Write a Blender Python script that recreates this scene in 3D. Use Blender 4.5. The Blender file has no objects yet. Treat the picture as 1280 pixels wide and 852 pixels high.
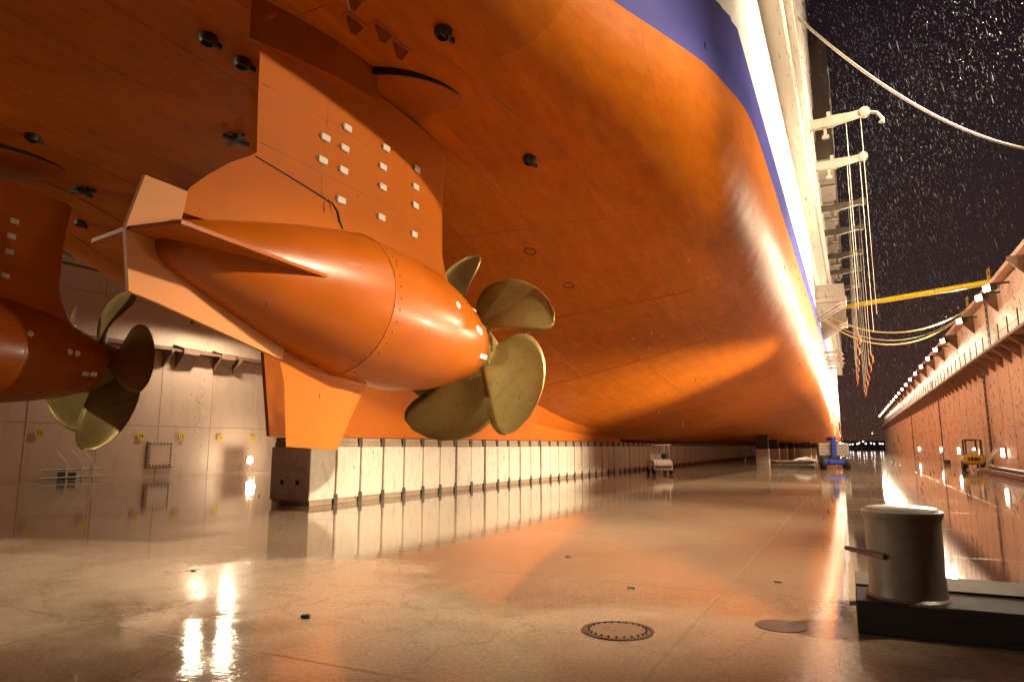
import bpy, bmesh, math, random
from mathutils import Vector, Matrix
R = math.radians
random.seed(7)
scene = bpy.context.scene
col = scene.collection

# ------------------------------------------------------------------ camera
cam_data = bpy.data.cameras.new('camera')
cam_data.lens = 24.0; cam_data.sensor_width = 36.0; cam_data.sensor_fit = 'HORIZONTAL'
cam_data.clip_start = 0.05; cam_data.clip_end = 6000
camera = bpy.data.objects.new('camera', cam_data); col.objects.link(camera)
camera.location = (0, 0, 1.75)
camera.rotation_euler = (R(90 + 8.73), 0, R(26.38))
scene.camera = camera

# ------------------------------------------------------------------ night sky
world = bpy.data.worlds.new('World'); scene.world = world; world.use_nodes = True
wn, wl = world.node_tree.nodes, world.node_tree.links
wn.clear()
w_out = wn.new('ShaderNodeOutputWorld'); w_bg = wn.new('ShaderNodeBackground')
w_sky = wn.new('ShaderNodeTexSky'); w_sky.sky_type = 'NISHITA'; w_sky.sun_disc = False
w_sky.sun_elevation = R(-6); w_sky.sun_rotation = R(200)
w_tc = wn.new('ShaderNodeTexCoord'); w_sep = wn.new('ShaderNodeSeparateXYZ'); w_ramp = wn.new('ShaderNodeValToRGB')
w_mix = wn.new('ShaderNodeMix'); w_mix.data_type = 'RGBA'; w_mix.blend_type = 'ADD'; w_mix.inputs[0].default_value = 0.05
w_ramp.color_ramp.elements[0].position = 0.0; w_ramp.color_ramp.elements[0].color = (0.0396, 0.0172, 0.0119, 1)
w_ramp.color_ramp.elements[1].position = 0.62; w_ramp.color_ramp.elements[1].color = (0.0030, 0.0021, 0.0050, 1)
e = w_ramp.color_ramp.elements.new(0.22); e.color = (0.0198, 0.0109, 0.0106, 1)
wl.new(w_tc.outputs['Generated'], w_sep.inputs[0]); wl.new(w_sep.outputs[2], w_ramp.inputs[0])
wl.new(w_ramp.outputs[0], w_mix.inputs[6]); wl.new(w_sky.outputs[0], w_mix.inputs[7])
wl.new(w_mix.outputs[2], w_bg.inputs[0]); w_bg.inputs[1].default_value = 1.0
wl.new(w_bg.outputs[0], w_out.inputs[0])

scene.view_settings.view_transform = 'Standard'; scene.view_settings.look = 'None'
scene.view_settings.exposure = 0.7; scene.view_settings.gamma = 1.0
scene.view_settings.use_curve_mapping = False
scene.render.engine = 'CYCLES'
scene.cycles.use_denoising = True
scene.cycles.max_bounces = 7; scene.cycles.diffuse_bounces = 4; scene.cycles.glossy_bounces = 3
scene.cycles.sample_clamp_indirect = 8.0
scene.cycles.caustics_reflective = True
scene.cycles.blur_glossy = 0.5

LIGHT_COL = (1.0, 0.80, 0.54)
P_MAST = 44000.0      # watts of each high mast lamp above the right wall
P_NEAR = 4000.0       # nearest visible right-wall floodlights
P_ROW = 4600.0        # the row further along
P_LOW = 30000.0        # the three low floodlights standing along the right wall foot
P_STERN = 17000.0     # the two mast floodlights trained on the thruster
P_LEFT = 850.0       # left-wall floodlights

# ------------------------------------------------------------------ materials
MAT = {}
def nodes_of(name):
    m = bpy.data.materials.new(name); m.use_nodes = True
    n, l = m.node_tree.nodes, m.node_tree.links
    MAT[name] = m
    return m, n, l, n['Principled BSDF']
def pset(b, **k):
    for a, v in k.items():
        b.inputs[a.replace('_', ' ')].default_value = v
def paint(name, colr, rough=0.4, metal=0.0, var=0.25, scale=1.5, bump=0.0, bscale=40, dirt=None, dirt_amt=0.5, coat=0.0, rvar=0.12, stretch=None):
    """painted / raw surface with blotchy tone, optional dirt colour and fine relief (object space)"""
    m, n, l, b = nodes_of(name)
    tc = n.new('ShaderNodeTexCoord'); mp = n.new('ShaderNodeMapping'); oi = n.new('ShaderNodeObjectInfo'); vm = n.new('ShaderNodeVectorMath'); vm.operation = 'MULTIPLY_ADD'; vm.inputs[1].default_value = (37, 23, 51)
    l.new(oi.outputs['Random'], vm.inputs[0]); l.new(tc.outputs['Object'], vm.inputs[2]); l.new(vm.outputs[0], mp.inputs[0])
    if stretch: mp.inputs['Scale'].default_value = stretch
    nz = n.new('ShaderNodeTexNoise'); nz.inputs['Scale'].default_value = scale; nz.inputs['Detail'].default_value = 8; nz.inputs['Roughness'].default_value = 0.65
    l.new(mp.outputs[0], nz.inputs['Vector'])
    mx = n.new('ShaderNodeMix'); mx.data_type = 'RGBA'
    c = Vector(colr[:3])
    mx.inputs[6].default_value = (*(c * (1 - var)), 1); mx.inputs[7].default_value = (*[min(1, q) for q in c * (1 + var)], 1)
    l.new(nz.outputs[0], mx.inputs[0]); out = mx.outputs[2]
    if dirt:
        nd = n.new('ShaderNodeTexNoise'); nd.inputs['Scale'].default_value = scale * 3.1; nd.inputs['Detail'].default_value = 10; nd.inputs['Roughness'].default_value = 0.7
        l.new(mp.outputs[0], nd.inputs['Vector'])
        rp = n.new('ShaderNodeValToRGB'); rp.color_ramp.elements[0].position = 0.52; rp.color_ramp.elements[1].position = 0.75
        rp.color_ramp.elements[0].color = (0, 0, 0, 1); rp.color_ramp.elements[1].color = (dirt_amt,) * 3 + (1,)
        l.new(nd.outputs[0], rp.inputs[0])
        m2 = n.new('ShaderNodeMix'); m2.data_type = 'RGBA'; l.new(rp.outputs[0], m2.inputs[0]); l.new(out, m2.inputs[6]); m2.inputs[7].default_value = (*dirt, 1)
        out = m2.outputs[2]
    l.new(out, b.inputs['Base Color'])
    mr = n.new('ShaderNodeMapRange'); mr.inputs[3].default_value = max(0.02, rough - rvar); mr.inputs[4].default_value = min(1, rough + rvar)
    l.new(nz.outputs[0], mr.inputs[0]); l.new(mr.outputs[0], b.inputs['Roughness'])
    b.inputs['Metallic'].default_value = metal
    b.inputs['Coat Weight'].default_value = coat; b.inputs['Coat Roughness'].default_value = 0.12
    if bump:
        nb = n.new('ShaderNodeTexNoise'); nb.inputs['Scale'].default_value = bscale; nb.inputs['Detail'].default_value = 4
        l.new(mp.outputs[0], nb.inputs['Vector'])
        bp = n.new('ShaderNodeBump'); bp.inputs['Strength'].default_value = bump; bp.inputs['Distance'].default_value = 0.02
        l.new(nb.outputs[0], bp.inputs['Height']); l.new(bp.outputs[0], b.inputs['Normal'])
    return m
def emit(name, colr, s):
    m, n, l, b = nodes_of(name)
    pset(b, Base_Color=(0.8, 0.8, 0.8, 1)); b.inputs['Emission Color'].default_value = (*colr, 1); b.inputs['Emission Strength'].default_value = s
    return m

def hull_material():
    """antifouling below the waterline, blue boot-top, white topsides: the ship's own paint scheme by height"""
    m, n, l, b = nodes_of('hull_paint')
    tc = n.new('ShaderNodeTexCoord'); sp = n.new('ShaderNodeSeparateXYZ'); l.new(tc.outputs['Object'], sp.inputs[0])
    nz = n.new('ShaderNodeTexNoise'); nz.inputs['Scale'].default_value = 0.35; nz.inputs['Detail'].default_value = 9; nz.inputs['Roughness'].default_value = 0.62
    l.new(tc.outputs['Object'], nz.inputs['Vector'])
    mp = n.new('ShaderNodeMapping'); mp.inputs['Scale'].default_value = (1.2, 0.25, 1.2); l.new(tc.outputs['Object'], mp.inputs[0])
    ns = n.new('ShaderNodeTexNoise'); ns.inputs['Scale'].default_value = 1.6; ns.inputs['Detail'].default_value = 8; l.new(mp.outputs[0], ns.inputs['Vector'])
    red = n.new('ShaderNodeMix'); red.data_type = 'RGBA'; red.inputs[6].default_value = (0.45, 0.108, 0.0035, 1); red.inputs[7].default_value = (0.57, 0.157, 0.006, 1)
    l.new(nz.outputs[0], red.inputs[0])
    rp = n.new('ShaderNodeValToRGB'); rp.color_ramp.elements[0].position = 0.55; rp.color_ramp.elements[0].color = (0, 0, 0, 1)
    rp.color_ramp.elements[1].position = 0.78; rp.color_ramp.elements[1].color = (0.6, 0.6, 0.6, 1)
    l.new(ns.outputs[0], rp.inputs[0])
    red2 = n.new('ShaderNodeMix'); red2.data_type = 'RGBA'; l.new(rp.outputs[0], red2.inputs[0]); l.new(red.outputs[2], red2.inputs[6]); red2.inputs[7].default_value = (0.38, 0.130, 0.014, 1)
    cb = n.new('ShaderNodeCombineXYZ'); l.new(sp.outputs[1], cb.inputs[0]); l.new(sp.outputs[0], cb.inputs[1])
    bk = n.new('ShaderNodeTexBrick'); bk.inputs['Scale'].default_value = 1.0; bk.inputs['Brick Width'].default_value = 7.4; bk.inputs['Row Height'].default_value = 2.3; bk.inputs['Mortar Size'].default_value = 0.004; bk.inputs['Bias'].default_value = 0.0
    bk.inputs['Color1'].default_value = (0.84, 0.84, 0.84, 1); bk.inputs['Color2'].default_value = (1.08, 1.08, 1.08, 1); bk.inputs['Mortar'].default_value = (0.7, 0.7, 0.7, 1); l.new(cb.outputs[0], bk.inputs['Vector'])
    nm = n.new('ShaderNodeTexNoise'); nm.inputs['Scale'].default_value = 3.2; nm.inputs['Detail'].default_value = 10; nm.inputs['Roughness'].default_value = 0.72; l.new(mp.outputs[0], nm.inputs['Vector'])
    mm = n.new('ShaderNodeMapRange'); mm.inputs[1].default_value = 0.3; mm.inputs[2].default_value = 0.7; mm.inputs[3].default_value = 0.76; mm.inputs[4].default_value = 1.16; l.new(nm.outputs[0], mm.inputs[0])
    pv = n.new('ShaderNodeMix'); pv.data_type = 'RGBA'; pv.blend_type = 'MULTIPLY'; pv.inputs[0].default_value = 1.0; l.new(red2.outputs[2], pv.inputs[6]); l.new(bk.outputs[0], pv.inputs[7])
    pw = n.new('ShaderNodeVectorMath'); pw.operation = 'SCALE'; l.new(pv.outputs[2], pw.inputs[0]); l.new(mm.outputs[0], pw.inputs['Scale'])
    def step(z):
        g = n.new('ShaderNodeMapRange'); g.inputs[1].default_value = z - 0.008; g.inputs[2].default_value = z + 0.008; l.new(sp.outputs[2], g.inputs[0]); return g.outputs[0]
    m1 = n.new('ShaderNodeMix'); m1.data_type = 'RGBA'; l.new(step(10.8), m1.inputs[0]); l.new(pw.outputs[0], m1.inputs[6]); m1.inputs[7].default_value = (0.055, 0.055, 0.27, 1)
    m2 = n.new('ShaderNodeMix'); m2.data_type = 'RGBA'; l.new(step(12.2), m2.inputs[0]); l.new(m1.outputs[2], m2.inputs[6]); m2.inputs[7].default_value = (0.78, 0.76, 0.72, 1)
    b.inputs['Specular IOR Level'].default_value = 0.13
    l.new(m2.outputs[2], b.inputs['Base Color'])
    mr = n.new('ShaderNodeMapRange'); mr.inputs[3].default_value = 0.40; mr.inputs[4].default_value = 0.62; l.new(ns.outputs[0], mr.inputs[0]); l.new(mr.outputs[0], b.inputs['Roughness'])
    # plate waviness
    nb = n.new('ShaderNodeTexNoise'); nb.inputs['Scale'].default_value = 0.55; nb.inputs['Detail'].default_value = 2; l.new(tc.outputs['Object'], nb.inputs['Vector'])
    nf = n.new('ShaderNodeTexNoise'); nf.inputs['Scale'].default_value = 30; nf.inputs['Detail'].default_value = 3; l.new(tc.outputs['Object'], nf.inputs['Vector'])
    ad = n.new('ShaderNodeMath'); ad.operation = 'MULTIPLY_ADD'; ad.inputs[1].default_value = 0.025; l.new(nf.outputs[0], ad.inputs[0]); l.new(nb.outputs[0], ad.inputs[2])
    wa = n.new('ShaderNodeTexWave'); wa.wave_type = 'BANDS'; wa.bands_direction = 'Y'; wa.inputs['Scale'].default_value = 0.42; wa.inputs['Distortion'].default_value = 1.2; wa.inputs['Detail'].default_value = 1; l.new(tc.outputs['Object'], wa.inputs['Vector'])
    aw = n.new('ShaderNodeMath'); aw.operation = 'MULTIPLY_ADD'; aw.inputs[1].default_value = 0.10; l.new(wa.outputs[1], aw.inputs[0]); l.new(ad.outputs[0], aw.inputs[2]); ad = aw
    bp = n.new('ShaderNodeBump'); bp.inputs['Strength'].default_value = 0.5; bp.inputs['Distance'].default_value = 0.05; l.new(ad.outputs[0], bp.inputs['Height']); l.new(bp.outputs[0], b.inputs['Normal'])
    return m

def floor_material():
    """wet dock floor: tan concrete under a water film, glassy in puddles, rougher where it is only damp"""
    m, n, l, b = nodes_of('wet_floor')
    tc = n.new('ShaderNodeTexCoord')
    n1 = n.new('ShaderNodeTexNoise'); n1.inputs['Scale'].default_value = 0.16; n1.inputs['Detail'].default_value = 7; n1.inputs['Roughness'].default_value = 0.6; l.new(tc.outputs['Object'], n1.inputs['Vector'])
    n2 = n.new('ShaderNodeTexNoise'); n2.inputs['Scale'].default_value = 1.7; n2.inputs['Detail'].default_value = 10; n2.inputs['Roughness'].default_value = 0.7; l.new(tc.outputs['Object'], n2.inputs['Vector'])
    c1 = n.new('ShaderNodeMix'); c1.data_type = 'RGBA'; c1.inputs[6].default_value = (0.35, 0.268, 0.195, 1); c1.inputs[7].default_value = (0.52, 0.408, 0.305, 1); l.new(n2.outputs[0], c1.inputs[0])
    # sheet of standing water near the blocks / left wall, thinning towards the camera
    sp = n.new('ShaderNodeSeparateXYZ'); l.new(tc.outputs['Object'], sp.inputs[0])
    g = n.new('ShaderNodeMapRange'); g.inputs[1].default_value = 6.5; g.inputs[2].default_value = 11.0; g.inputs[3].default_value = -0.06; g.inputs[4].default_value = 0.30; l.new(sp.outputs[1], g.inputs[0])
    ad = n.new('ShaderNodeMath'); ad.operation = 'ADD'; l.new(n1.outputs[0], ad.inputs[0]); l.new(g.outputs[0], ad.inputs[1])
    wet = n.new('ShaderNodeMapRange'); wet.inputs[1].default_value = 0.47; wet.inputs[2].default_value = 0.55; l.new(ad.outputs[0], wet.inputs[0])
    dark = n.new('ShaderNodeMix'); dark.data_type = 'RGBA'; dark.blend_type = 'MULTIPLY'; l.new(wet.outputs[0], dark.inputs[0]); l.new(c1.outputs[2], dark.inputs[6]); dark.inputs[7].default_value = (0.62, 0.58, 0.55, 1)
    n5 = n.new('ShaderNodeTexNoise'); n5.inputs['Scale'].default_value = 0.45; n5.inputs['Detail'].default_value = 10; n5.inputs['Roughness'].default_value = 0.68; n5.inputs['Distortion'].default_value = 0.6; l.new(tc.outputs['Object'], n5.inputs['Vector'])
    rs = n.new('ShaderNodeValToRGB'); rs.color_ramp.elements[0].position = 0.50; rs.color_ramp.elements[0].color = (0, 0, 0, 1); rs.color_ramp.elements[1].position = 0.70; rs.color_ramp.elements[1].color = (0.5, 0.5, 0.5, 1); l.new(n5.outputs[0], rs.inputs[0])
    st = n.new('ShaderNodeMix'); st.data_type = 'RGBA'; l.new(rs.outputs[0], st.inputs[0]); l.new(dark.outputs[2], st.inputs[6]); st.inputs[7].default_value = (0.20, 0.125, 0.08, 1)
    n6 = n.new('ShaderNodeTexNoise'); n6.inputs['Scale'].default_value = 22; n6.inputs['Detail'].default_value = 8; n6.inputs['Roughness'].default_value = 0.75; l.new(tc.outputs['Object'], n6.inputs['Vector'])
    gr = n.new('ShaderNodeMapRange'); gr.inputs[1].default_value = 0.3; gr.inputs[2].default_value = 0.7; gr.inputs[3].default_value = 0.62; gr.inputs[4].default_value = 1.12; l.new(n6.outputs[0], gr.inputs[0])
    n7 = n.new('ShaderNodeTexVoronoi'); n7.feature = 'DISTANCE_TO_EDGE'; n7.inputs['Scale'].default_value = 0.55
    wv = n.new('ShaderNodeVectorMath'); wv.operation = 'MULTIPLY_ADD'; wv.inputs[1].default_value = (0.9, 0.9, 0.9); l.new(n2.outputs['Color'], wv.inputs[0]); l.new(tc.outputs['Object'], wv.inputs[2]); l.new(wv.outputs[0], n7.inputs['Vector'])
    cr = n.new('ShaderNodeMapRange'); cr.inputs[1].default_value = 0.0; cr.inputs[2].default_value = 0.012; cr.inputs[3].default_value = 0.72; cr.inputs[4].default_value = 1.0; l.new(n7.outputs[0], cr.inputs[0])
    gm2 = n.new('ShaderNodeMath'); gm2.operation = 'MULTIPLY'; l.new(gr.outputs[0], gm2.inputs[0]); l.new(cr.outputs[0], gm2.inputs[1])
    fx = n.new('ShaderNodeVectorMath'); fx.operation = 'SCALE'; l.new(st.outputs[2], fx.inputs[0]); l.new(gm2.outputs[0], fx.inputs['Scale'])
    l.new(fx.outputs[0], b.inputs['Base Color'])
    rg = n.new('ShaderNodeMapRange'); rg.inputs[3].default_value = 0.13; rg.inputs[4].default_value = 0.04; l.new(wet.outputs[0], rg.inputs[0])
    l.new(rg.outputs[0], b.inputs['Roughness'])
    b.inputs['IOR'].default_value = 1.5
    # ripples + grain
    mp = n.new('ShaderNodeMapping'); mp.inputs['Scale'].default_value = (1.0, 1.0, 1.0); l.new(tc.outputs['Object'], mp.inputs[0])
    n3 = n.new('ShaderNodeTexNoise'); n3.inputs['Scale'].default_value = 11.0; n3.inputs['Detail'].default_value = 4; l.new(mp.outputs[0], n3.inputs['Vector'])
    n4 = n.new('ShaderNodeTexNoise'); n4.inputs['Scale'].default_value = 60; n4.inputs['Detail'].default_value = 3; l.new(mp.outputs[0], n4.inputs['Vector'])
    inv = n.new('ShaderNodeMath'); inv.operation = 'SUBTRACT'; inv.inputs[0].default_value = 1.0; l.new(wet.outputs[0], inv.inputs[1])
    gm = n.new('ShaderNodeMath'); gm.operation = 'MULTIPLY'; l.new(n4.outputs[0], gm.inputs[0]); l.new(inv.outputs[0], gm.inputs[1])
    gs = n.new('ShaderNodeMath'); gs.operation = 'MULTIPLY_ADD'; gs.inputs[1].default_value = 0.12; l.new(gm.outputs[0], gs.inputs[0]); l.new(n3.outputs[0], gs.inputs[2])
    bs = n.new('ShaderNodeMapRange'); bs.inputs[3].default_value = 0.16; bs.inputs[4].default_value = 0.036; l.new(wet.outputs[0], bs.inputs[0])
    bp = n.new('ShaderNodeBump'); l.new(bs.outputs[0], bp.inputs['Strength']); bp.inputs['Distance'].default_value = 0.02; l.new(gs.outputs[0], bp.inputs['Height']); l.new(bp.outputs[0], b.inputs['Normal'])
    return m

hull_material(); floor_material()
paint('pod_paint', (0.34, 0.078, 0.004), 0.33, var=0.22, scale=0.9, bump=0.07, bscale=9, dirt=(0.27, 0.095, 0.010), dirt_amt=0.6, coat=0.05)
MAT['pod_paint'].node_tree.nodes['Principled BSDF'].inputs['Specular IOR Level'].default_value = 0.32
paint('seam_paint', (0.34, 0.085, 0.005), 0.45, var=0.2, scale=3)
paint('strut_paint', (0.44, 0.108, 0.004), 0.62, var=0.20, scale=0.8, bump=0.07, bscale=9, dirt=(0.33, 0.115, 0.010), dirt_amt=0.6)
MAT['strut_paint'].node_tree.nodes['Principled BSDF'].inputs['Specular IOR Level'].default_value = 0.2
paint('fin_paint', (0.50, 0.19, 0.05), 0.62, var=0.1, scale=2)
paint('gap_dark', (0.012, 0.010, 0.010), 0.7, var=0.2)
paint('anode', (0.72, 0.66, 0.58), 0.55, var=0.12, scale=12, dirt=(0.4, 0.22, 0.1), dirt_amt=0.3)
paint('bronze', (0.30, 0.225, 0.075), 0.42, metal=0.55, var=0.32, scale=1.6, bump=0.10, bscale=22, dirt=(0.16, 0.13, 0.06), dirt_amt=0.6)
paint('concrete', (0.60, 0.53, 0.44), 0.75, var=0.16, scale=1.6, bump=0.25, bscale=35, dirt=(0.26, 0.17, 0.10), dirt_amt=0.75, stretch=(1, 1, 0.5))
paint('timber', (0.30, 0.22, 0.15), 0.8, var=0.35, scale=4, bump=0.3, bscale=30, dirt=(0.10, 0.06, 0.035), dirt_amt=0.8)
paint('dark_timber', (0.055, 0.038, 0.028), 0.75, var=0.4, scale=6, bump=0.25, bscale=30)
paint('wall_steel', (0.60, 0.455, 0.36), 0.55, var=0.14, scale=0.5, bump=0.05, bscale=5, dirt=(0.36, 0.22, 0.13), dirt_amt=0.5, stretch=(1, 1, 0.35))
paint('rust_steel', (0.22, 0.13, 0.085), 0.7, var=0.35, scale=2.5, bump=0.12, bscale=20, dirt=(0.10, 0.045, 0.02), dirt_amt=0.7)
paint('bollard_steel', (0.24, 0.215, 0.19), 0.40, metal=0.3, var=0.4, scale=3, bump=0.15, bscale=16, dirt=(0.17, 0.085, 0.04), dirt_amt=0.5)
paint('plinth_dark', (0.035, 0.030, 0.030), 0.8, var=0.35, scale=4, bump=0.2, bscale=25)
paint('davit_paint', (0.24, 0.20, 0.16), 0.5, var=0.15, scale=3, dirt=(0.14, 0.09, 0.06), dirt_amt=0.5)
paint('white_paint', (0.74, 0.72, 0.68), 0.4, var=0.07, scale=2, dirt=(0.45, 0.36, 0.28), dirt_amt=0.35)
paint('cream_paint', (0.46, 0.40, 0.33), 0.45, var=0.1, scale=2, dirt=(0.35, 0.25, 0.18), dirt_amt=0.5)
paint('yellow_paint', (0.72, 0.47, 0.02), 0.4, var=0.12, scale=3, dirt=(0.3, 0.2, 0.05), dirt_amt=0.4)
paint('boom_yellow', (0.75, 0.66, 0.02), 0.35, var=0.08, scale=3)
paint('blue_paint', (0.03, 0.07, 0.42), 0.4, var=0.15, scale=3)
paint('rubber', (0.018, 0.017, 0.016), 0.7, var=0.3, scale=8)
paint('dark_steel', (0.05, 0.042, 0.038), 0.5, metal=0.3, var=0.3, scale=6)
paint('grey_steel', (0.33, 0.29, 0.25), 0.45, metal=0.2, var=0.2, scale=4)
paint('rope', (0.66, 0.60, 0.50), 0.8, var=0.15, scale=20, bump=0.3, bscale=80)
paint('hose', (0.62, 0.50, 0.22), 0.6, var=0.15, scale=6)
paint('orange_hook', (0.45, 0.16, 0.05), 0.5, var=0.15, scale=6)
paint('glass_dark', (0.02, 0.025, 0.03), 0.08, var=0.2)
m_, n_, l_, b_ = nodes_of('rain')
b_.inputs['Base Color'].default_value = (0.22, 0.22, 0.235, 1); b_.inputs['Roughness'].default_value = 0.2
t_ = n_.new('ShaderNodeBsdfTranslucent'); t_.inputs[0].default_value = (0.22, 0.22, 0.235, 1); x_ = n_.new('ShaderNodeMixShader'); x_.inputs[0].default_value = 0.5
l_.new(b_.outputs[0], x_.inputs[1]); l_.new(t_.outputs[0], x_.inputs[2]); l_.new(x_.outputs[0], n_['Material Output'].inputs[0])
paint('water_far', (0.01, 0.009, 0.01), 0.12, var=0.2, bump=0.4, bscale=0.8)
paint('black_print', (0.02, 0.02, 0.02), 0.6, var=0.1)
emit('lens', (1.0, 0.80, 0.58), 13)
emit('lens_small', (1.0, 0.86, 0.66), 14)
emit('work_lens', (1.0, 0.86, 0.70), 160)
emit('town_light', (1.0, 0.92, 0.85), 5)
emit('spark', (1.0, 0.62, 0.25), 9)
paint('plinth_top', (0.10, 0.07, 0.05), 0.7, var=0.4, scale=3, bump=0.2, bscale=20)
MAT['plinth_top'].node_tree.nodes['Principled BSDF'].inputs['Specular IOR Level'].default_value = 0.1
paint('lid_steel', (0.24, 0.165, 0.12), 0.28, var=0.25, scale=3, bump=0.1, bscale=25)
paint('cover_dark', (0.10, 0.062, 0.045), 0.4, var=0.3, scale=4)
paint('joint', (0.28, 0.20, 0.15), 0.3, var=0.3, scale=2)
paint('sign_yellow', (0.75, 0.52, 0.03), 0.5, var=0.08, scale=8)

# ------------------------------------------------------------------ mesh helpers
class MB:
    def __init__(s): s.v = []; s.f = []
    def add(s, v, f):
        o = len(s.v); s.v += [tuple(p) for p in v]; s.f += [tuple(i + o for i in q) for q in f]; return s
    def box(s, x0, x1, y0, y1, z0, z1):
        return s.add([(x0,y0,z0),(x1,y0,z0),(x1,y1,z0),(x0,y1,z0),(x0,y0,z1),(x1,y0,z1),(x1,y1,z1),(x0,y1,z1)],
                     [(3,2,1,0),(4,5,6,7),(0,1,5,4),(1,2,6,5),(2,3,7,6),(3,0,4,7)])
    def bbox(s, x0, x1, y0, y1, z0, z1, b=0.02):
        """box with chamfered edges"""
        bm = bmesh.new(); bmesh.ops.create_cube(bm, size=1)
        for q in bm.verts: q.co = ((x0+x1)/2 + q.co.x*(x1-x0), (y0+y1)/2 + q.co.y*(y1-y0), (z0+z1)/2 + q.co.z*(z1-z0))
        bmesh.ops.bevel(bm, geom=bm.edges[:], offset=b, segments=1, affect='EDGES')
        bm.verts.index_update(); s.add([q.co[:] for q in bm.verts], [[q.index for q in f.verts] for f in bm.faces]); bm.free(); return s
    def prism(s, poly, axis, a0, a1):
        """poly in the plane normal to axis ('x': (y,z), 'y': (x,z), 'z': (x,y))"""
        n = len(poly)
        def P(p, a): return {'x': (a, p[0], p[1]), 'y': (p[0], a, p[1]), 'z': (p[0], p[1], a)}[axis]
        v = [P(p, a0) for p in poly] + [P(p, a1) for p in poly]
        f = [tuple(range(n))[::-1], tuple(range(n, 2*n))] + [(i, (i+1) % n, n+(i+1) % n, n+i) for i in range(n)]
        return s.add(v, f)
    def tube(s, pts, r, n=8, cap=True):
        pts = [Vector(p) for p in pts]; rr = r if isinstance(r, (list, tuple)) else [r]*len(pts)
        v = []; prev = None
        for i, p in enumerate(pts):
            t = (pts[min(i+1, len(pts)-1)] - pts[max(i-1, 0)]).normalized()
            if prev is None: a = t.orthogonal().normalized()
            else: a = (prev - t*prev.dot(t)).normalized()
            prev = a; b = t.cross(a)
            v += [p + (a*math.cos(2*math.pi*k/n) + b*math.sin(2*math.pi*k/n))*rr[i] for k in range(n)]
        f = [(i*n+k, i*n+(k+1) % n, (i+1)*n+(k+1) % n, (i+1)*n+k) for i in range(len(pts)-1) for k in range(n)]
        if cap: f += [tuple(range(n))[::-1], tuple(range((len(pts)-1)*n, len(pts)*n))]
        return s.add(v, f)
    def lathe(s, prof, n=32, axis='z', o=(0,0,0), cap=True):
        """prof: list of (r, a) along the axis"""
        v = []
        for r, a in prof:
            for k in range(n):
                c, d = r*math.cos(2*math.pi*k/n), r*math.sin(2*math.pi*k/n)
                p = {'z': (c, d, a), 'y': (d, a, c), 'x': (a, c, d)}[axis]
                v.append((p[0]+o[0], p[1]+o[1], p[2]+o[2]))
        f = [(i*n+k, i*n+(k+1) % n, (i+1)*n+(k+1) % n, (i+1)*n+k) for i in range(len(prof)-1) for k in range(n)]
        if cap: f += [tuple(range(n))[::-1], tuple(range((len(prof)-1)*n, len(prof)*n))]
        return s.add(v, f)
    def mesh(s, name, mat, smooth=False, angle=None):
        me = bpy.data.meshes.new(name); me.from_pydata(s.v, [], s.f); me.update()
        bm = bmesh.new(); bm.from_mesh(me); bmesh.ops.recalc_face_normals(bm, faces=bm.faces); bm.to_mesh(me); bm.free()
        if mat: me.materials.append(MAT[mat])
        if smooth:
            me.shade_smooth()
            if angle: me.set_sharp_from_angle(angle=R(angle))
        return me
    def build(s, name, mat, parent=None, smooth=False, angle=None, **tags):
        return link(name, s.mesh(name, mat, smooth, angle), parent, **tags)
def link(name, data, parent=None, loc=None, **tags):
    o = bpy.data.objects.new(name, data); col.objects.link(o)
    if parent: o.parent = parent
    if loc: o.location = loc
    for k, v in tags.items():
        if v is not None: o[k] = v
    return o
def thing(name, label, category, loc=(0,0,0), rz=0, group=None):
    o = link(name, None, None, loc, label=label, category=category, group=group)
    o.empty_display_size = 0.2; o.rotation_euler = (0, 0, rz); return o
def copy_tree(o, parent=None):
    c = o.copy(); col.objects.link(c); c.parent = parent
    if parent: c.matrix_parent_inverse = o.matrix_parent_inverse
    for ch in list(o.children): copy_tree(ch, c)
    return c
def ordinal(k):
    return '%d%s' % (k, 'th' if 10 <= k % 100 <= 20 else {1:'st',2:'nd',3:'rd'}.get(k % 10, 'th'))
def pchip(xs, ys):
    n = len(xs); h = [xs[i+1]-xs[i] for i in range(n-1)]; d = [(ys[i+1]-ys[i])/h[i] for i in range(n-1)]
    m = [d[0]] + [0 if d[i-1]*d[i] <= 0 else 2*d[i-1]*d[i]/(d[i-1]+d[i]) for i in range(1, n-1)] + [d[-1]]
    def f(x):
        if x <= xs[0]: return ys[0]
        if x >= xs[-1]: return ys[-1]
        i = max(k for k in range(n-1) if xs[k] <= x); t = (x-xs[i])/h[i]
        return (ys[i]*(1+2*t)*(1-t)**2 + h[i]*m[i]*t*(1-t)**2 + ys[i+1]*t*t*(3-2*t) + h[i]*m[i+1]*t*t*(t-1))
    return f

# ------------------------------------------------------------------ the dock floor, water and hills beyond
XL, XR = -37.0, 8.5          # inner faces of the two dock walls
Y0, Y1 = -35.0, 245.0
fl = MB().box(XL-6, XR+6, Y0, Y1, -0.6, 0.0).build('dock_floor', 'wet_floor', None, kind='structure')
MB().add([(-3000,-600,-1.2),(3000,-600,-1.2),(3000,5000,-1.2),(-3000,5000,-1.2)], [(0,1,2,3)]).build('harbour_water', 'water_far', None, kind='structure')
# hull centre line
CL = -15.0
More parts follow.
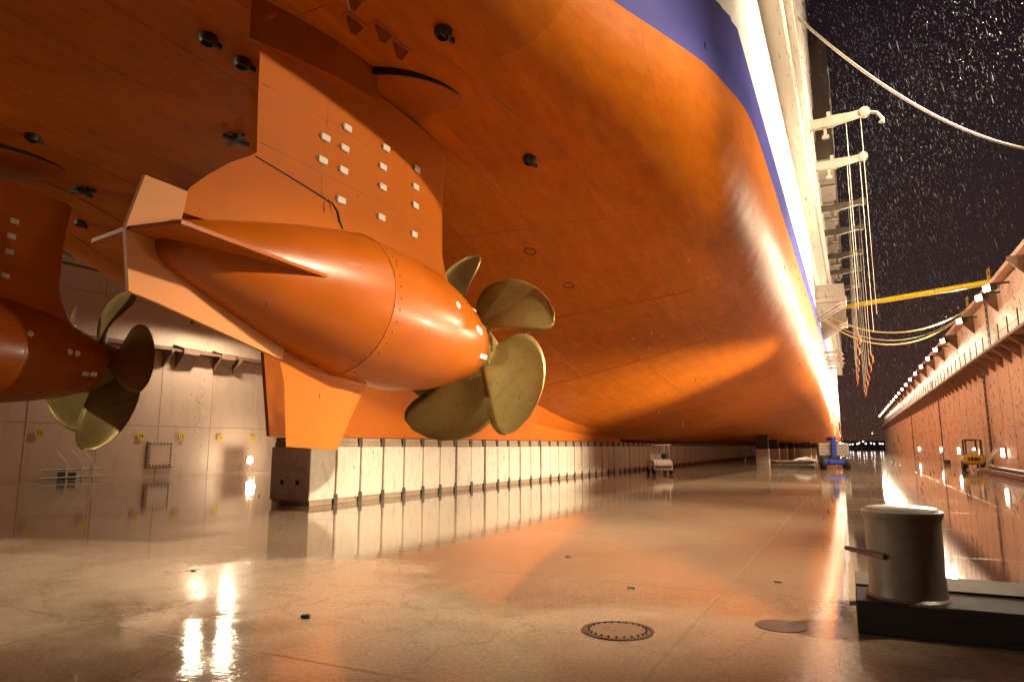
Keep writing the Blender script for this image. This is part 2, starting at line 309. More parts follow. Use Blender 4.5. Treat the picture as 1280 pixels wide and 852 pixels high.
# ------------------------------------------------------------------ ship
ship = thing('cruise_ship', 'huge ship hull with orange-red antifouling, blue band and white side standing on keel blocks', 'ship', (CL, 0, 2.0))
Yk = [-12,-4, 0,  6,  12,  14,  16,  18,  20,  24,  31,  37,  49,  64,  90, 130, 150, 180, 212]
Bk = [ 3.5,6.6,8.3,9.9,11.05,11.8,12.5,12.85,12.98,13.04,13.05,13.05,13.05,13.05,13.05,13.05,12.7,9.5,0.6]
Ck = [10.8,10.5,10.2,9.75,9.5,9.3,8.75,7.95,7.1,5.5,3.5,2.7,2.06,2.02,2.02,2.02,2.02,2.02,2.5]
Kk = [10.9,10.5,10.2,9.8,9.2,8.75,8.25,7.8,7.5,7.1,6.8,6.45,5.7,4.6,2.3,2.05,2.05,2.4,4.0]
Rk = [0.3,0.6,0.9,1.3,1.7,2.1,2.5,2.6,2.6,2.45,2.1,1.9,1.6,1.2,1.3,1.5,1.8,2.0,0.4]
fB, fC, fK, fR = pchip(Yk,Bk), pchip(Yk,Ck), pchip(Yk,Kk), pchip(Yk,Rk)
def hull_z(xp, Y):
    """height of the shell's underside at distance xp from the centre line"""
    B, r = fB(Y), fR(Y); u = min(1, xp/B)
    z = fC(Y) + (fK(Y)-fC(Y))*u**1.25
    d = B - xp
    if d < r: z += r - math.sqrt(max(0, r*r-(r-d)**2))
    return z
TOPZ = 17.0
def section(Y):
    B, r = fB(Y), min(fR(Y), fB(Y)*0.6)
    xs = [(B-r)*i/14 for i in range(15)] + [B-r+r*math.sin(R(90*k/9)) for k in range(1, 10)]
    pts = [(x, hull_z(x, Y)) for x in xs]
    zt = pts[-1][1]
    fq = max(0.0, min(1.0, (30.0-Y)/17.0)); fl_ = 0.42*fq*fq*(3-2*fq); zf = max(zt+0.2, 12.9)
    zs = [zt+(zf-zt)*q for q in (0.1, 0.3, 0.6, 0.85, 1.0)] + [14.0, 15.5, TOPZ]
    pts += [(max(B, min(13.05, B+fl_*max(0.0, min(z, zf)-zt-0.3)*min(1.0, (z-zt)/0.8))), z) for z in zs]
    return pts
stations = [-12+0.6*i for i in range(54)] + [20.6+1.4*i for i in range(50)] + [91+3*i for i in range(41)]
hb = MB(); npt = len(section(0)); ring = 2*npt-1
for Y in stations:
    sc_ = section(Y)
    hb.v += [(-x, Y, z-2.0) for x, z in reversed(sc_)] + [(x, Y, z-2.0) for x, z in sc_[1:]]
for i in range(len(stations)-1):
    for k in range(ring-1):
        a = i*ring+k; hb.f.append((a, a+1, a+ring+1, a+ring))
hb.f.append(tuple(range(ring)))                    # transom
hull = hb.build('hull', None, ship, smooth=True, angle=60)
# object origin stays at keel level, so shift the paint heights with a Z-translated mesh instead
for v in hull.data.vertices: v.co.z += 2.0
hull.location.z = -2.0
hull.data.materials.append(MAT['hull_paint'])
# main deck lid
top = MB()
tv = [(fB(Y)-0.01, Y) for Y in stations[::4]]
for (b1, y1), (b2, y2) in zip(tv, tv[1:]):
    top.add([(-b1,y1,15.0),(b1,y1,15.0),(b2,y2,15.0),(-b2,y2,15.0)], [(0,1,2,3)])
top.build('deck', 'cream_paint', ship)
def on_hull(xp, Y, off=0.0):
    e_ = 0.05; z = hull_z(abs(xp), Y)
    dx = (hull_z(abs(xp)+e_, Y)-hull_z(max(0,abs(xp)-e_), Y))/(2*e_ if abs(xp) > e_ else e_)
    dy = (hull_z(abs(xp), Y+e_)-hull_z(abs(xp), Y-e_))/(2*e_)
    nrm = Vector((dx*(1 if xp >= 0 else -1), dy, -1)).normalized()
    return Vector((xp, Y, z-2.0)) + nrm*off, nrm
def seam(pts, w=0.025):
    m = MB()
    for i, (p, nn) in enumerate(pts):
        t = (pts[min(i+1,len(pts)-1)][0]-pts[max(i-1,0)][0]).normalized(); s_ = t.cross(nn).normalized()
        m.v += [p - s_*w - nn*0.01, p - s_*w*0.5 + nn*0.006, p + s_*w*0.5 + nn*0.006, p + s_*w - nn*0.01]
    for i in range(len(pts)-1):
        for k in range(3): m.f.append((i*4+k, i*4+k+1, i*4+k+5, i*4+k+4))
    m.build('weld_seam', 'seam_paint', ship, smooth=True)
for uu in (-0.78,-0.56,-0.34,-0.14,0.14,0.34,0.56,0.78):
    seam([on_hull(uu*(fB(Y)-0.3), Y) for Y in [3+1.5*i for i in range(60)]])
for Y in (5.2, 8.6, 12.4, 17.5, 22.8, 28.5, 35, 42, 52, 63):
    for s_ in (-1, 1):
        seam([on_hull(s_*(0.3+(fB(Y)-fR(Y)-0.4)*i/26), Y) for i in range(27)], 0.02)

# skeg on the centre line above the first keel blocks
sk = MB(); ns_ = 24
for i in range(ns_+1):
    t = i/ns_; Y = 13.3 + 32.2*t
    hw = 0.06 + 0.62*min(1, t*3.2)**0.8
    ztop = hull_z(0, max(Y, 14.2)) + 0.3
    ya = Y + (0.0 if i else 0.0)
    for zq in (0.0, 0.5, 1.0):
        z = 2.02 + (ztop-2.02)*zq
        yy = Y + 1.25*(1-zq)*(1-t)**6
        flare = hw*(1+0.9*max(0, zq-0.5)*2*min(1, t*4))
        sk.v += [(-flare, yy, z-2.0), (flare, yy, z-2.0)]
for i in range(ns_):
    a, b = i*6, (i+1)*6
    for k in (0, 2):
        sk.f += [(a+k, b+k, b+k+2, a+k+2), (a+k+1, a+k+3, b+k+3, b+k+1)]
    sk.f += [(a, a+1, b+1, b), (a+4, b+4, b+5, a+5)]
sk.f += [(0,2,3,1), (2,4,5,3)]
sk.build('skeg', 'strut_paint', ship, smooth=True, angle=35)
# draught marks: small white bars on the skeg
for k in range(6):
    MB().box(0.30, 0.36, 15.55, 15.62 + (0.05 if k % 2 else 0.0), 1.9+0.17*k, 1.98+0.17*k).build('draught_mark', 'white_paint', ship)

# lugs, sockets and small triangular eye plates under the counter
def lug(X, Y, kind):
    xp = X-CL; p, nn = on_hull(xp, Y)
    q = nn.to_track_quat('Z', 'Y')
    m = MB()
    if kind == 'socket':
        m.lathe([(0.17,-0.03),(0.17,0.10),(0.13,0.16),(0.11,0.16),(0.10,0.02)], 14)
        m.box(-0.03, 0.03, -0.30, 0.05, 0.02, 0.12)
        o = m.build('hull_socket', 'dark_steel', ship, smooth=True, angle=40)
    elif kind == 'cross':
        m.lathe([(0.16,-0.03),(0.16,0.12),(0.10,0.18)], 14); m.box(-0.42, 0.42, -0.05, 0.05, 0.08, 0.16); m.box(-0.05, 0.05, -0.34, 0.34, 0.08, 0.18)
        o = m.build('hull_socket', 'dark_steel', ship, smooth=True, angle=40)
    elif kind == 'eye':
        m.prism([(-0.22,-0.02),(0.22,-0.02),(0.05,0.30),(-0.05,0.30)], 'x', -0.02, 0.02)
        m.box(-0.10, 0.10, -0.26, 0.26, -0.02, 0.015)
        o = m.build('eye_plate', 'seam_paint', ship)
    else:
        m.lathe([(0.20,-0.02),(0.20,0.012),(0.17,0.012),(0.16,-0.01)], 18)
        o = m.build('drain_plug', 'gap_dark', ship, smooth=True, angle=40)
    o.rotation_euler = q.to_euler(); o.location = p
for X, Y, k in ((-10.75,8.35,'socket'),(-10.75,9.2,'socket'),(-13.5,11.5,'cross'),(-20.2,11.8,'cross'),(-6.4,10.0,'socket'),(-6.75,14.6,'socket'),
                (-7.4,8.6,'eye'),(-7.8,9.15,'eye'),(-7.45,9.55,'eye'),(-7.45,10.1,'eye'),(-8.6,18.6,'plug'),(-8.2,20.8,'plug'),(-18.3,9.3,'socket'),(-22.6,13.2,'socket')):
    lug(X, Y, k)
# overboard discharge in the blue band
MB().lathe([(0.16,-0.05),(0.16,0.03),(0.11,0.03),(0.10,-0.03)], 16, 'x', (12.42, 15.7, 9.3)).build('overboard_discharge', 'gap_dark', ship, smooth=True, angle=40)

# superstructure over the white side
SX = 13.7                                        # outboard face, from the centre line
sup = MB().box(-SX, SX, 15, 165, 15.02, 31.0).build('superstructure', 'cream_paint', ship)
for k, z in enumerate((16.6, 19.0, 21.6, 24.2, 26.8, 29.4, 30.9)):
    MB().box(SX+0.002, SX+0.28, 15.3, 164.5, z, z+0.22).build('deck_edge', 'white_paint', ship)
for j in range(40):
    Y = 16.4+3.6*j
    MB().box(SX+0.003, SX+0.14, Y, Y+0.22, 19.3, 30.8).build('pilaster', 'cream_paint', ship)
wm = MB().box(0, 0.05, 0, 1.9, 0, 1.25).mesh('window', 'glass_dark')
for z in (20.1, 22.6, 25.2, 27.8):
    for j in range(20):
        link('window', wm, ship, (SX+0.002, 39.0+3.6*j, z))
# overhanging deck block beyond the davits
ob = MB().bbox(SX+0.01, SX+1.35, 52, 92, 20.2, 29.6, 0.05).build('overhanging_deck', 'cream_paint', ship)
for k in range(9):
    MB().box(SX+0.05, SX+1.41, 53+4.4*k, 53.3+4.4*k, 20.1, 29.65).build('deck_frame', 'cream_paint', ship)
for z in (22.4, 24.8, 27.2):
    MB().box(SX+1.352, SX+1.45, 52.1, 91.9, z, z+0.2).build('deck_edge', 'white_paint', ship)

# davits with their falls
def davit(Y, z, hook):
    d = MB().box(0, 1.5, -0.16, 0.16, -0.28, 0.22)
    d.prism([(1.3,-0.26),(2.3,-0.10),(2.95,0.02),(2.95,0.34),(2.3,0.28),(1.3,0.30)], 'y', -0.14, 0.14)
    d.box(1.15, 1.35, -0.12, 0.12, 0.22, 0.55); d.box(0.95, 1.1, -0.1, 0.1, -0.75, -0.28); d.box(0.85, 1.2, -0.14, 0.14, -0.85, -0.75)
    o = d.build('davit', 'davit_paint', ship); o.location = (SX, Y, z-2.0)
    MB().lathe([(0.10,-0.2),(0.26,-0.17),(0.26,0.17),(0.10,0.2)], 14, 'y', (2.95,0,0.18)).build('sheave', 'davit_paint', o, smooth=True, angle=40)
    if hook:
        MB().tube([(2.95,0,0.2),(3.5,0,0.05),(3.75,0,-0.35),(3.7,0,-0.55)], [0.09,0.09,0.09,0.17], 8).build('davit_head', 'davit_paint', o, smooth=True, angle=40)
    for xo, ln in ((2.05, 9.2), (2.75, 10.6)):
        f = MB().tube([(xo,0.05,0),(xo,0.05,-ln)], 0.015, 6).build('fall', 'rope', o)
        if Y > 50:
            MB().tube([(xo,0.05,-ln),(xo,0.05,-ln-0.3),(xo+0.1,0.05,-ln-0.45),(xo+0.1,0.05,-ln-0.8),(xo,0.05,-ln-0.95)], [0.03,0.06,0.07,0.05,0.02], 7).build('fall_block', 'orange_hook', o)
for k, Y in enumerate((38.4, 44.6, 53.2, 59.6, 67.5, 74.0, 82, 89)):
    davit(Y, 18.9, k == 0)
# shell platforms near the shore boom
for Y, ya in ((56.5, 3.2), (66.5, 3.6)):
    p_ = MB().bbox(13.055, 15.2, Y, Y+ya, 10.6, 11.0, 0.03).bbox(13.0, 15.1, Y+0.1, Y+ya-0.1, 11.003, 12.0, 0.04).build('shell_platform', 'cream_paint', ship)
    for q in range(3):
        MB().prism([(13.06,9.5),(13.06,10.6),(14.9,10.6)], 'y', Y+0.2+q*(ya-0.6)/2, Y+0.35+q*(ya-0.6)/2).build('bracket', 'cream_paint', p_)
for Y in (71.5, 75.5, 79.5):
    MB().tube([(13.05,Y,8.6),(14.3,Y,8.6),(14.6,Y,8.3)], 0.09, 6).tube([(13.05,Y,7.9),(14.2,Y,7.9)], 0.07, 6).tube([(13.9,Y,8.6),(13.9,Y,7.9)], 0.05, 6).build('pipe_bracket', 'cream_paint', ship)
# bow thruster tunnels far forward
for Y in (118, 124):
    MB().lathe([(1.1,-0.05),(1.1,0.04),(0.9,0.04),(0.85,-0.04)], 20, 'x', (13.07,Y,2.6)).build('thruster_tunnel', 'gap_dark', ship, smooth=True, angle=40)

# ------------------------------------------------------------------ azimuth thrusters
def airfoil(n=12):
    """unit chord outline, 0 = trailing, 1 = leading, half thickness 0.5"""
    up = []
    for i in range(n+1):
        t = 0.5-0.5*math.cos(math.pi*i/n); x = 1-t               # x from leading (0) to trailing (1) for NACA
        y = 5*(0.2969*math.sqrt(x)-0.1260*x-0.3516*x*x+0.2843*x**3-0.1036*x**4)
        up.append((t, y))
    return up
AF = airfoil(16)
def af_half(t):
    for (a, b), (c, d) in zip(AF, AF[1:]):
        if a <= t <= c: return b+(d-b)*(t-a)/(c-a)
    return 0
STRUT = [  # height above the axis, trailing y, leading y, full thickness
    (0.55, 0.75, 9.0, 2.75), (1.0, 0.95, 8.75, 2.30), (1.35, 1.25, 8.5, 1.85), (1.7, 1.60, 8.3, 1.58), (2.05, 2.05, 8.15, 1.42),
    (2.15, 2.15, 8.12, 1.40), (3.2, 2.05, 8.05, 1.32), (4.05, 1.98, 8.05, 1.28), (4.75, 1.98, 8.1, 1.28)]
def strut_half(y, z):
    for a, b in zip(STRUT, STRUT[1:]):
        if a[0] <= z <= b[0]:
            q = (z-a[0])/(b[0]-a[0]); s_ = [a[i]+(b[i]-a[i])*q for i in range(4)]
            return s_[3]*0.5*af_half(max(0, min(1, (y-s_[1])/(s_[2]-s_[1]))))
    return 0
PROF = [(0.018,0.46),(0.15,0.48),(0.27,0.55),(0.37,0.68),(0.50,1.05),(0.70,1.65),(0.94,2.4),(1.17,3.2),(1.34,3.9),(1.454,4.45)]
BODY = [(1.454,4.45),(1.482,5.2),(1.482,6.5),(1.425,7.0),(1.292,7.75),(1.102,8.5),(0.931,9.0),(0.817,9.33)]
def rad(y):
    pr = PROF + BODY[1:]
    for (r0, a0), (r1, a1) in zip(pr, pr[1:]):
        if a0 <= y <= a1: return r0+(r1-r0)*(y-a0)/(a1-a0)
    return 0.8
def blade_mesh():
    """one skewed blade pointing to +z, axis along y"""
    m = MB(); nr, nc = 15, 12; R0, R1 = 0.55, 2.62
    rows = []
    for i in range(nr+1):
        t = i/nr; r = R0+(R1-R0)*(1-(1-t)**1.35)
        q = (r-R0)/(R1-R0)
        ch = (0.62+1.95*math.sin(math.pi*min(1, 0.02+q*0.62))**1.3)*math.sqrt(max(0.0, 1-q**4.5))+0.03
        ph = -math.atan(3.6/(2*math.pi*r)); sk_ = R(-14*q+52*q*q)
        th = 0.20*(1-q)**1.1+0.025
        row = []
        for side in (1, -1):
            for k in range(nc+1):
                s_ = -0.5+k/nc; tt = th*math.sqrt(max(0, 1-(2*s_)**2))*0.5
                a = s_*ch; cam_ = 0.05*ch*(1-(2*s_)**2)
                tang = a*math.cos(ph) - (side*tt+cam_)*math.sin(ph)
                ax = a*math.sin(ph) + (side*tt+cam_)*math.cos(ph)
                an = tang/r + sk_
                row.append((r*math.sin(an), ax - 0.10*q, r*math.cos(an)))
        rows.append(row)
    w = 2*(nc+1)
    for row in rows: m.v += row
    for i in range(nr):
        for k in range(nc):
            a = i*w+k; m.f.append((a, a+1, a+w+1, a+w))
            a = i*w+nc+1+k; m.f.append((a, a+w, a+w+1, a+1))
    # close tip
    o = nr*w
    for k in range(nc): m.f.append((o+k, o+k+1, o+nc+1+k+1, o+nc+1+k))
    me = m.mesh('blade', 'bronze', True)
    bm = bmesh.new(); bm.from_mesh(me); bmesh.ops.remove_doubles(bm, verts=bm.verts, dist=0.002); bmesh.ops.recalc_face_normals(bm, faces=bm.faces); bm.to_mesh(me); bm.free()
    me.shade_smooth()
    return me
def thruster(label):
    t = thing('azimuth_thruster', label, 'thruster', group='azimuth thrusters under the stern')
    tail = MB().lathe(PROF, 56, 'y').build('tail_cone', 'pod_paint', t, smooth=True, angle=50)
    body = MB().lathe(BODY, 64, 'y').build('pod_body', 'pod_paint', t, smooth=True, angle=50)
    # bolted flange ring between cone and body
    MB().lathe([(1.455,4.43),(1.463,4.435),(1.463,4.455),(1.455,4.46)], 64, 'y', cap=False).build('flange_seam', 'seam_paint', body, smooth=True, angle=40)
    bolt = MB().lathe([(0.022,-0.01),(0.022,0.008),(0.014,0.013)], 6, 'z').mesh('bolt', 'pod_paint')
    for k in range(40):
        a = 2*math.pi*k/40
        b = link('bolt', bolt, body, (1.463*math.sin(a), 4.62, 1.463*math.cos(a))); b.rotation_euler = (0, a, 0)
    for yy in (6.7, 8.75):
        MB().lathe([(rad(yy)+0.001,yy-0.02),(rad(yy)+0.006,yy),(rad(yy)+0.001,yy+0.02)], 64, 'y', cap=False).build('weld_seam', 'seam_paint', body, smooth=True)
    # strut
    st = MB(); n = len(AF)
    for z, ya, yb, th in STRUT:
        L = [(th*0.5*h, ya+(yb-ya)*q, z) for q, h in AF]
        st.v += L + [(-x, y, zz) for x, y, zz in reversed(L[1:-1])]
    w = 2*n-2
    for i in range(len(STRUT)-1):
        for k in range(w): st.f.append((i*w+k, i*w+(k+1) % w, (i+1)*w+(k+1) % w, (i+1)*w+k))
    st.f += [tuple(range(w))[::-1], tuple(range((len(STRUT)-1)*w, len(STRUT)*w))]
    strut = st.build('strut', 'strut_paint', t, smooth=True, angle=38)
    # slot between rotating fairing and strut foot, both sides, and weld lines
    for s_ in (-1, 1):
        pts = [(2.12,2.06),(2.7,1.98),(3.3,1.90),(3.85,1.82),(3.98,1.70),(4.02,1.50),(4.10,1.36)]
        MB().tube([(s_*(strut_half(y, z)-0.004), y, z) for y, z in pts], [0.018,0.02,0.022,0.026,0.035,0.035,0.02], 6).build('fairing_slot', 'gap_dark', strut)
        for z, y0_, y1_ in ((2.35,2.2,8.0),(3.45,2.1,8.0)):
            MB().tube([(s_*(strut_half(y, z)-0.006), y, z) for y in [y0_+(y1_-y0_)*i/18 for i in range(19)]], 0.012, 5).build('weld_seam', 'seam_paint', strut, smooth=True)
        MB().tube([(s_*(strut_half(3.6, z)-0.006), 3.6, z) for z in [1.9+0.2*i for i in range(14)]], 0.012, 5).build('weld_seam', 'seam_paint', strut, smooth=True)
        # oval inspection ring
        MB().tube([(s_*(strut_half(3.72, 1.62+0.001)+0.004), 3.72+0.10*math.cos(a), 1.66+0.19*math.sin(a)) for a in [2*math.pi*i/16 for i in range(17)]], 0.008, 4).build('access_cover', 'seam_paint', strut)
    # sacrificial anodes on both sides of the strut
    am = MB().bbox(-0.012, 0.05, -0.115, 0.115, -0.07, 0.07, 0.015)
    ame = am.mesh('anode', 'anode')
    fr = MB().box(-0.012, 0.016, -0.15, 0.15, -0.03, 0.03).mesh('anode_strap', 'seam_paint')
    spots = [(4.12,3.55),(3.58,3.08),(4.09,3.09),(3.56,2.60),(4.10,2.62),(4.08,1.97),(5.30,3.65),(5.23,3.18),(5.26,2.73),(5.26,2.04),(6.45,3.66),(6.43,3.21),(6.45,2.76),(6.44,2.06)]
    for y, z in spots:
        for s_ in (-1, 1):
            h = strut_half(y, z); sl = (strut_half(y+0.1, z)-strut_half(y-0.1, z))/0.2
            a = link('anode', ame, strut, (s_*h, y, z)); a.rotation_euler = (0, 0, (0 if s_ > 0 else math.pi) - s_*math.atan(sl))
            s2 = link('anode_strap', fr, strut, (s_*h, y, z)); s2.rotation_euler = a.rotation_euler
    # anodes and plugs on the nose
    for y, ang, w_ in ((8.68,112,0.1),(8.98,112,0.1),(8.68,40,0.12)):
        a = R(ang); r = rad(y)
        o = link('anode', ame, body, (r*math.sin(a), y, r*math.cos(a))); o.rotation_euler = (0, a-math.pi/2, 0); o.scale = (0.8, 0.9, 0.9)
    pm = MB().lathe([(0.085,-0.02),(0.085,0.012),(0.06,0.02)], 14).mesh('plug', 'anode')
    for y, ang in ((6.8,74),(8.0,84),(8.25,84)):
        a = R(ang); r = rad(y); o = link('plug', pm, body, (r*math.sin(a), y, r*math.cos(a))); o.rotation_euler = (0, a, 0)
    # tail fins: vertical plate and two delta plates
    MB().prism([(0.18,0.87),(0.0,0.0),(0.18,-0.88),(0.6,-0.93),(3.15,-1.36),(3.2,-1.0),(0.8,0.0),(0.9,0.90)], 'x', -0.035, 0.035).build('vertical_fin', 'fin_paint', t)
    for s_ in (-1, 1):
        MB().prism([(0.0,0.02),(s_*1.02,0.12),(s_*1.22,3.0),(s_*0.4,3.0)] if 0 else [(0.0,0.02),(s_*0.98,0.16),(s_*1.10,3.05),(s_*0.3,3.05)], 'z', -0.03, 0.03).build('horizontal_fin', 'pod_paint', t)
    # lower fin with a rounded root
    lf = MB()
    for z, ya, yb, th in ((-1.2,3.05,5.75,0.42),(-1.55,3.2,5.55,0.32),(-1.75,3.28,5.40,0.28),(-2.86,3.46,4.80,0.22)):
        L = [(th*0.5*h, ya+(yb-ya)*q, z) for q, h in AF]; lf.v += L + [(-x, y, zz) for x, y, zz in reversed(L[1:-1])]
    for i in range(3):
        for k in range(w): lf.f.append((i*w+k, i*w+(k+1) % w, (i+1)*w+(k+1) % w, (i+1)*w+k))
    lf.f += [tuple(range(w))[::-1], tuple(range(3*w, 4*w))]
    lf.build('lower_fin', 'strut_paint', t, smooth=True, angle=40)
    # propeller
    hubm = MB().lathe([(0.80,9.34),(0.82,9.43),(0.74,9.88),(0.62,10.33),(0.42,10.73),(0.15,10.95),(0.02,10.99)], 40, 'y').build('propeller', 'bronze', t, smooth=True, angle=50)
    hb_ = MB().lathe([(0.045,0),(0.045,0.03),(0.03,0.04)], 8).mesh('hub_bolt', 'bronze')
    for k in range(15):
        a = 2*math.pi*k/15; o = link('hub_bolt', hb_, hubm, (0.80*math.sin(a), 9.53, 0.80*math.cos(a))); o.rotation_euler = (0, a, 0)
    bm_ = blade_mesh()
    return t, hubm, bm_
def place(t, loc, tilt, rz):
    t.matrix_world = Matrix.Translation(loc) @ Matrix.Rotation(rz, 4, 'Z') @ Matrix.Rotation(tilt, 4, 'X')
starboard, hub1, blade = thruster('near orange thruster pod with white anodes on its strut and bronze propeller')
for k in range(5):
    b = link('blade', blade, hub1, (0, 9.71, 0)); b.rotation_euler = (0, R(-37 + 72*k), 0)
port = copy_tree(starboard)
port['label'] = 'shaded far thruster pod, cut by the left picture edge, bronze propeller over the wet floor'
for ch in port.children:
    if ch.name.startswith('propeller'):
        for b in ch.children:
            if b.name.startswith('blade'): b.rotation_euler.y += R(30)
place(starboard, (-9.0, 5.86, 4.78), R(-3.1), 0)
place(port, (-21.2, 3.75, 4.72), R(-3.1), 0)
# fixed head boxes and slewing rings under the counter, parts of the ship
for X, Yo in ((-9.0, 5.86), (-21.2, 3.75)):
    xo = X-CL
    MB().prism([(xo,Yo+1.95),(xo+0.22,Yo+2.6),(xo+0.5,Yo+3.6),(xo+0.64,Yo+4.7),(xo-0.64,Yo+4.7),(xo-0.5,Yo+3.6),(xo-0.22,Yo+2.6)], 'z', 6.80, 8.4).build('head_box', 'pod_paint', ship)
    zr = hull_z(abs(xo), Yo+6.2)-2.0
    MB().lathe([(1.74,zr-0.07),(1.80,zr-0.05),(1.80,zr+0.6)], 48, 'z', (xo, Yo+6.3, 0)).build('slewing_ring', 'hull_paint' if 0 else 'pod_paint', ship, smooth=True, angle=40)
    MB().lathe([(1.801,zr-0.04),(1.84,zr-0.04),(1.84,zr+0.3),(1.801,zr+0.3)], 48, 'z', (xo, Yo+6.3, 0), cap=False).build('ring_gap', 'gap_dark', ship, smooth=True, angle=40)

# ------------------------------------------------------------------ keel blocks
def keel_block(label):
    t = thing('keel_block', label, 'keel block', group='keel blocks in a row under the ship')
    MB().bbox(-0.78, 0.78, 0.0, 1.10, 0.16, 1.72, 0.02).build('concrete_body', 'concrete', t)
    MB().bbox(-0.72, 0.74, 0.06, 1.02, 1.722, 1.86, 0.012).bbox(-0.70, 0.73, 0.07, 1.0, 1.862, 2.0, 0.012).build('timber_cap', 'timber', t)
    MB().bbox(-0.74, 0.75, 0.05, 1.03, 0.0, 0.158, 0.01).build('base_timber', 'timber', t)
    # dark steel post that closes the joint, with head and foot
    MB().box(-0.70, 0.70, 1.10, 1.185, 0.22, 1.70).build('joint_post', 'rust_steel', t)
    MB().box(-0.70, 0.755, 1.045, 1.225, 1.70, 1.99).build('post_head', 'dark_timber', t)
    MB().box(-0.70, 0.80, 1.05, 1.22, 0.004, 0.30).build('post_foot', 'dark_timber', t)
    return t
kb = keel_block('end keel block of the row, nearest, with two square lifting holes in its face')
NB = 108
for k in range(NB):
    o = kb if k == 0 else copy_tree(kb)
    if k: o['label'] = 'pale concrete keel block, %s in the row counted from the near end' % ordinal(k+1)
    o.location = (CL-0.06+random.uniform(-.03,.03), 15.55+1.185*k, 0); o.rotation_euler.z = R(random.uniform(-.7,.7)) if k else 0
for xx in (-0.30, 0.30):
    MB().box(xx-0.07, xx+0.07, -0.004, 0.02, 0.62, 0.75).build('lifting_hole', 'gap_dark', kb)
MB().box(-0.05,0.5,1.03,1.5,1.93,1.995).build('steel_shim', 'dark_timber', bpy.data.objects['keel_block.001'])
# outer side blocks seen under the far hull
for k, (X, Y) in enumerate(((-8.2,72),(-8.0,80),(-7.8,88),(-7.6,96),(-7.4,104),(-7.2,112),(-5.4,92),(-5.4,104))):
    s_ = thing('bilge_block', 'dark bilge block under the far hull, %s from the golf cart' % ordinal(k+1), 'bilge block', (X, Y, 0), group='bilge blocks under the far hull')
    MB().bbox(-0.6, 0.6, 0, 1.2, 0.0, 1.45, 0.02).build('concrete_body', 'concrete', s_)
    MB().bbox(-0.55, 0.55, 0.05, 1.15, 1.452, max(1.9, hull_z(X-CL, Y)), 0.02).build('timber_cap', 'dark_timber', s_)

# ------------------------------------------------------------------ dock walls
ZT = 11.7
def floodlight(X, Y, Z, side, label, group, power, spot=True, lens='lens', aim=None, cone=160, blend=0.6, turn=0, arm=0.9):
    """box floodlight on an arm; side = +1 on the right wall (shines to -x), -1 on the left wall"""
    t = thing('floodlight', label, 'floodlight', (X, Y, Z), R(turn), group=group)
    d = -side
    a_ = MB().box(min(0,-d*arm), max(0,-d*arm), -0.05, 0.05, 0.12, 0.22).build('arm', 'dark_steel', t); a_.rotation_euler = (0, 0, -R(turn))
    hs = MB().prism([(-0.16*d,-0.20),(0.20*d,-0.30),(0.26*d,0.10),(-0.16*d,0.20)], 'y', -0.32, 0.32).build('housing', 'dark_steel', t)
    MB().prism([(0.205*d,-0.27),(0.225*d,-0.27),(0.285*d,0.07),(0.265*d,0.07)], 'y', -0.28, 0.28).build('lens', lens, t)
    if spot:
        L = bpy.data.lights.new('flood_lamp', 'SPOT'); L.energy = power; L.color = LIGHT_COL; L.spot_size = R(cone); L.spot_blend = blend; L.shadow_soft_size = 0.25
        o = link('flood_lamp', L, t, (d*0.42, 0, -0.12))
        v = Vector(aim or (d*1.0, 0, -0.55)); o.rotation_euler = v.to_track_quat('-Z', 'Y').to_euler()
    return t
def wall(side, label):
    X = XR if side > 0 else XL
    t = thing('dock_wall', label, 'dock wall', (X, 0, 0), group='steel dock walls')
    s = side
    a, b = (0.03, 4.5) if s > 0 else (-4.5, -0.03)
    MB().box(a, b, Y0, Y1-2, 0, ZT-0.25).build('wall_core', 'rust_steel', t)
    # plating: panels slightly proud of the core
    rows = ((0.0, 2.9), (2.92, 7.38), (7.72, 10.1), (10.12, 11.3))
    for j in range(19):
        ya = Y0 + 0.02 + 14.6*j; yb = min(ya+14.58, Y1-2)
        if yb < (10 if s < 0 else 20): continue
        if s < 0 and ya > 90: continue
        for z0, z1 in rows:
            pr = random.uniform(0.02, 0.032)
            MB().box(*((-pr+0.03, 0.045) if s > 0 else (-0.045, pr-0.03)), ya, yb, z0+0.004, z1).build('wall_plate', 'wall_steel', t)
    # vertical weld stiffeners
    for j in range(60):
        Y = 20+3.65*j
        if Y > Y1-4 or (s < 0 and Y > 80): break
        MB().box(*((-0.02, 0.0) if s > 0 else (0.0, 0.02)), Y, Y+0.05, 0.05, 7.3).build('stiffener', 'wall_steel', t)
    # gallery half way up, with brackets
    MB().box(*((-0.95, 0.0) if s > 0 else (0.0, 0.7)), Y0, Y1-2, 7.42, 7.56).build('gallery_deck', 'rust_steel', t)
    step = 2.6 if s > 0 else 5.2
    br = MB().prism([(0,6.45),(0,7.415),(-s*0.85,7.415),(-s*0.85,7.25)], 'y', 0, 0.12).mesh('gallery_bracket', 'rust_steel')
    post = MB().box(-0.03, 0.03, -0.03, 0.03, 7.56, 8.5).mesh('gallery_post', 'dark_steel')
    Y = 22.0
    while Y < (Y1-4 if s > 0 else 70):
        link('gallery_bracket', br, t, (0, Y, 0))
        if s > 0: link('gallery_post', post, t, (-0.85, Y+0.6, 0))
        Y += step
    if s > 0:
        MB().tube([(-0.85,20,8.0),(-0.85,Y1-4,8.0)], 0.02, 5).build('gallery_rail', 'dark_steel', t)
    # coping with overhang, top rail
    MB().box(*((-0.45, 4.6) if s > 0 else (-4.6, 0.45)), Y0-0.05, Y1-1.95, ZT-0.248, ZT).build('coping', 'wall_steel', t)
    return t
rw = wall(1, 'tall steel dock wall on the right with gallery and floodlights')
lw = wall(-1, 'pink-lit dock wall behind the far thruster on the left')
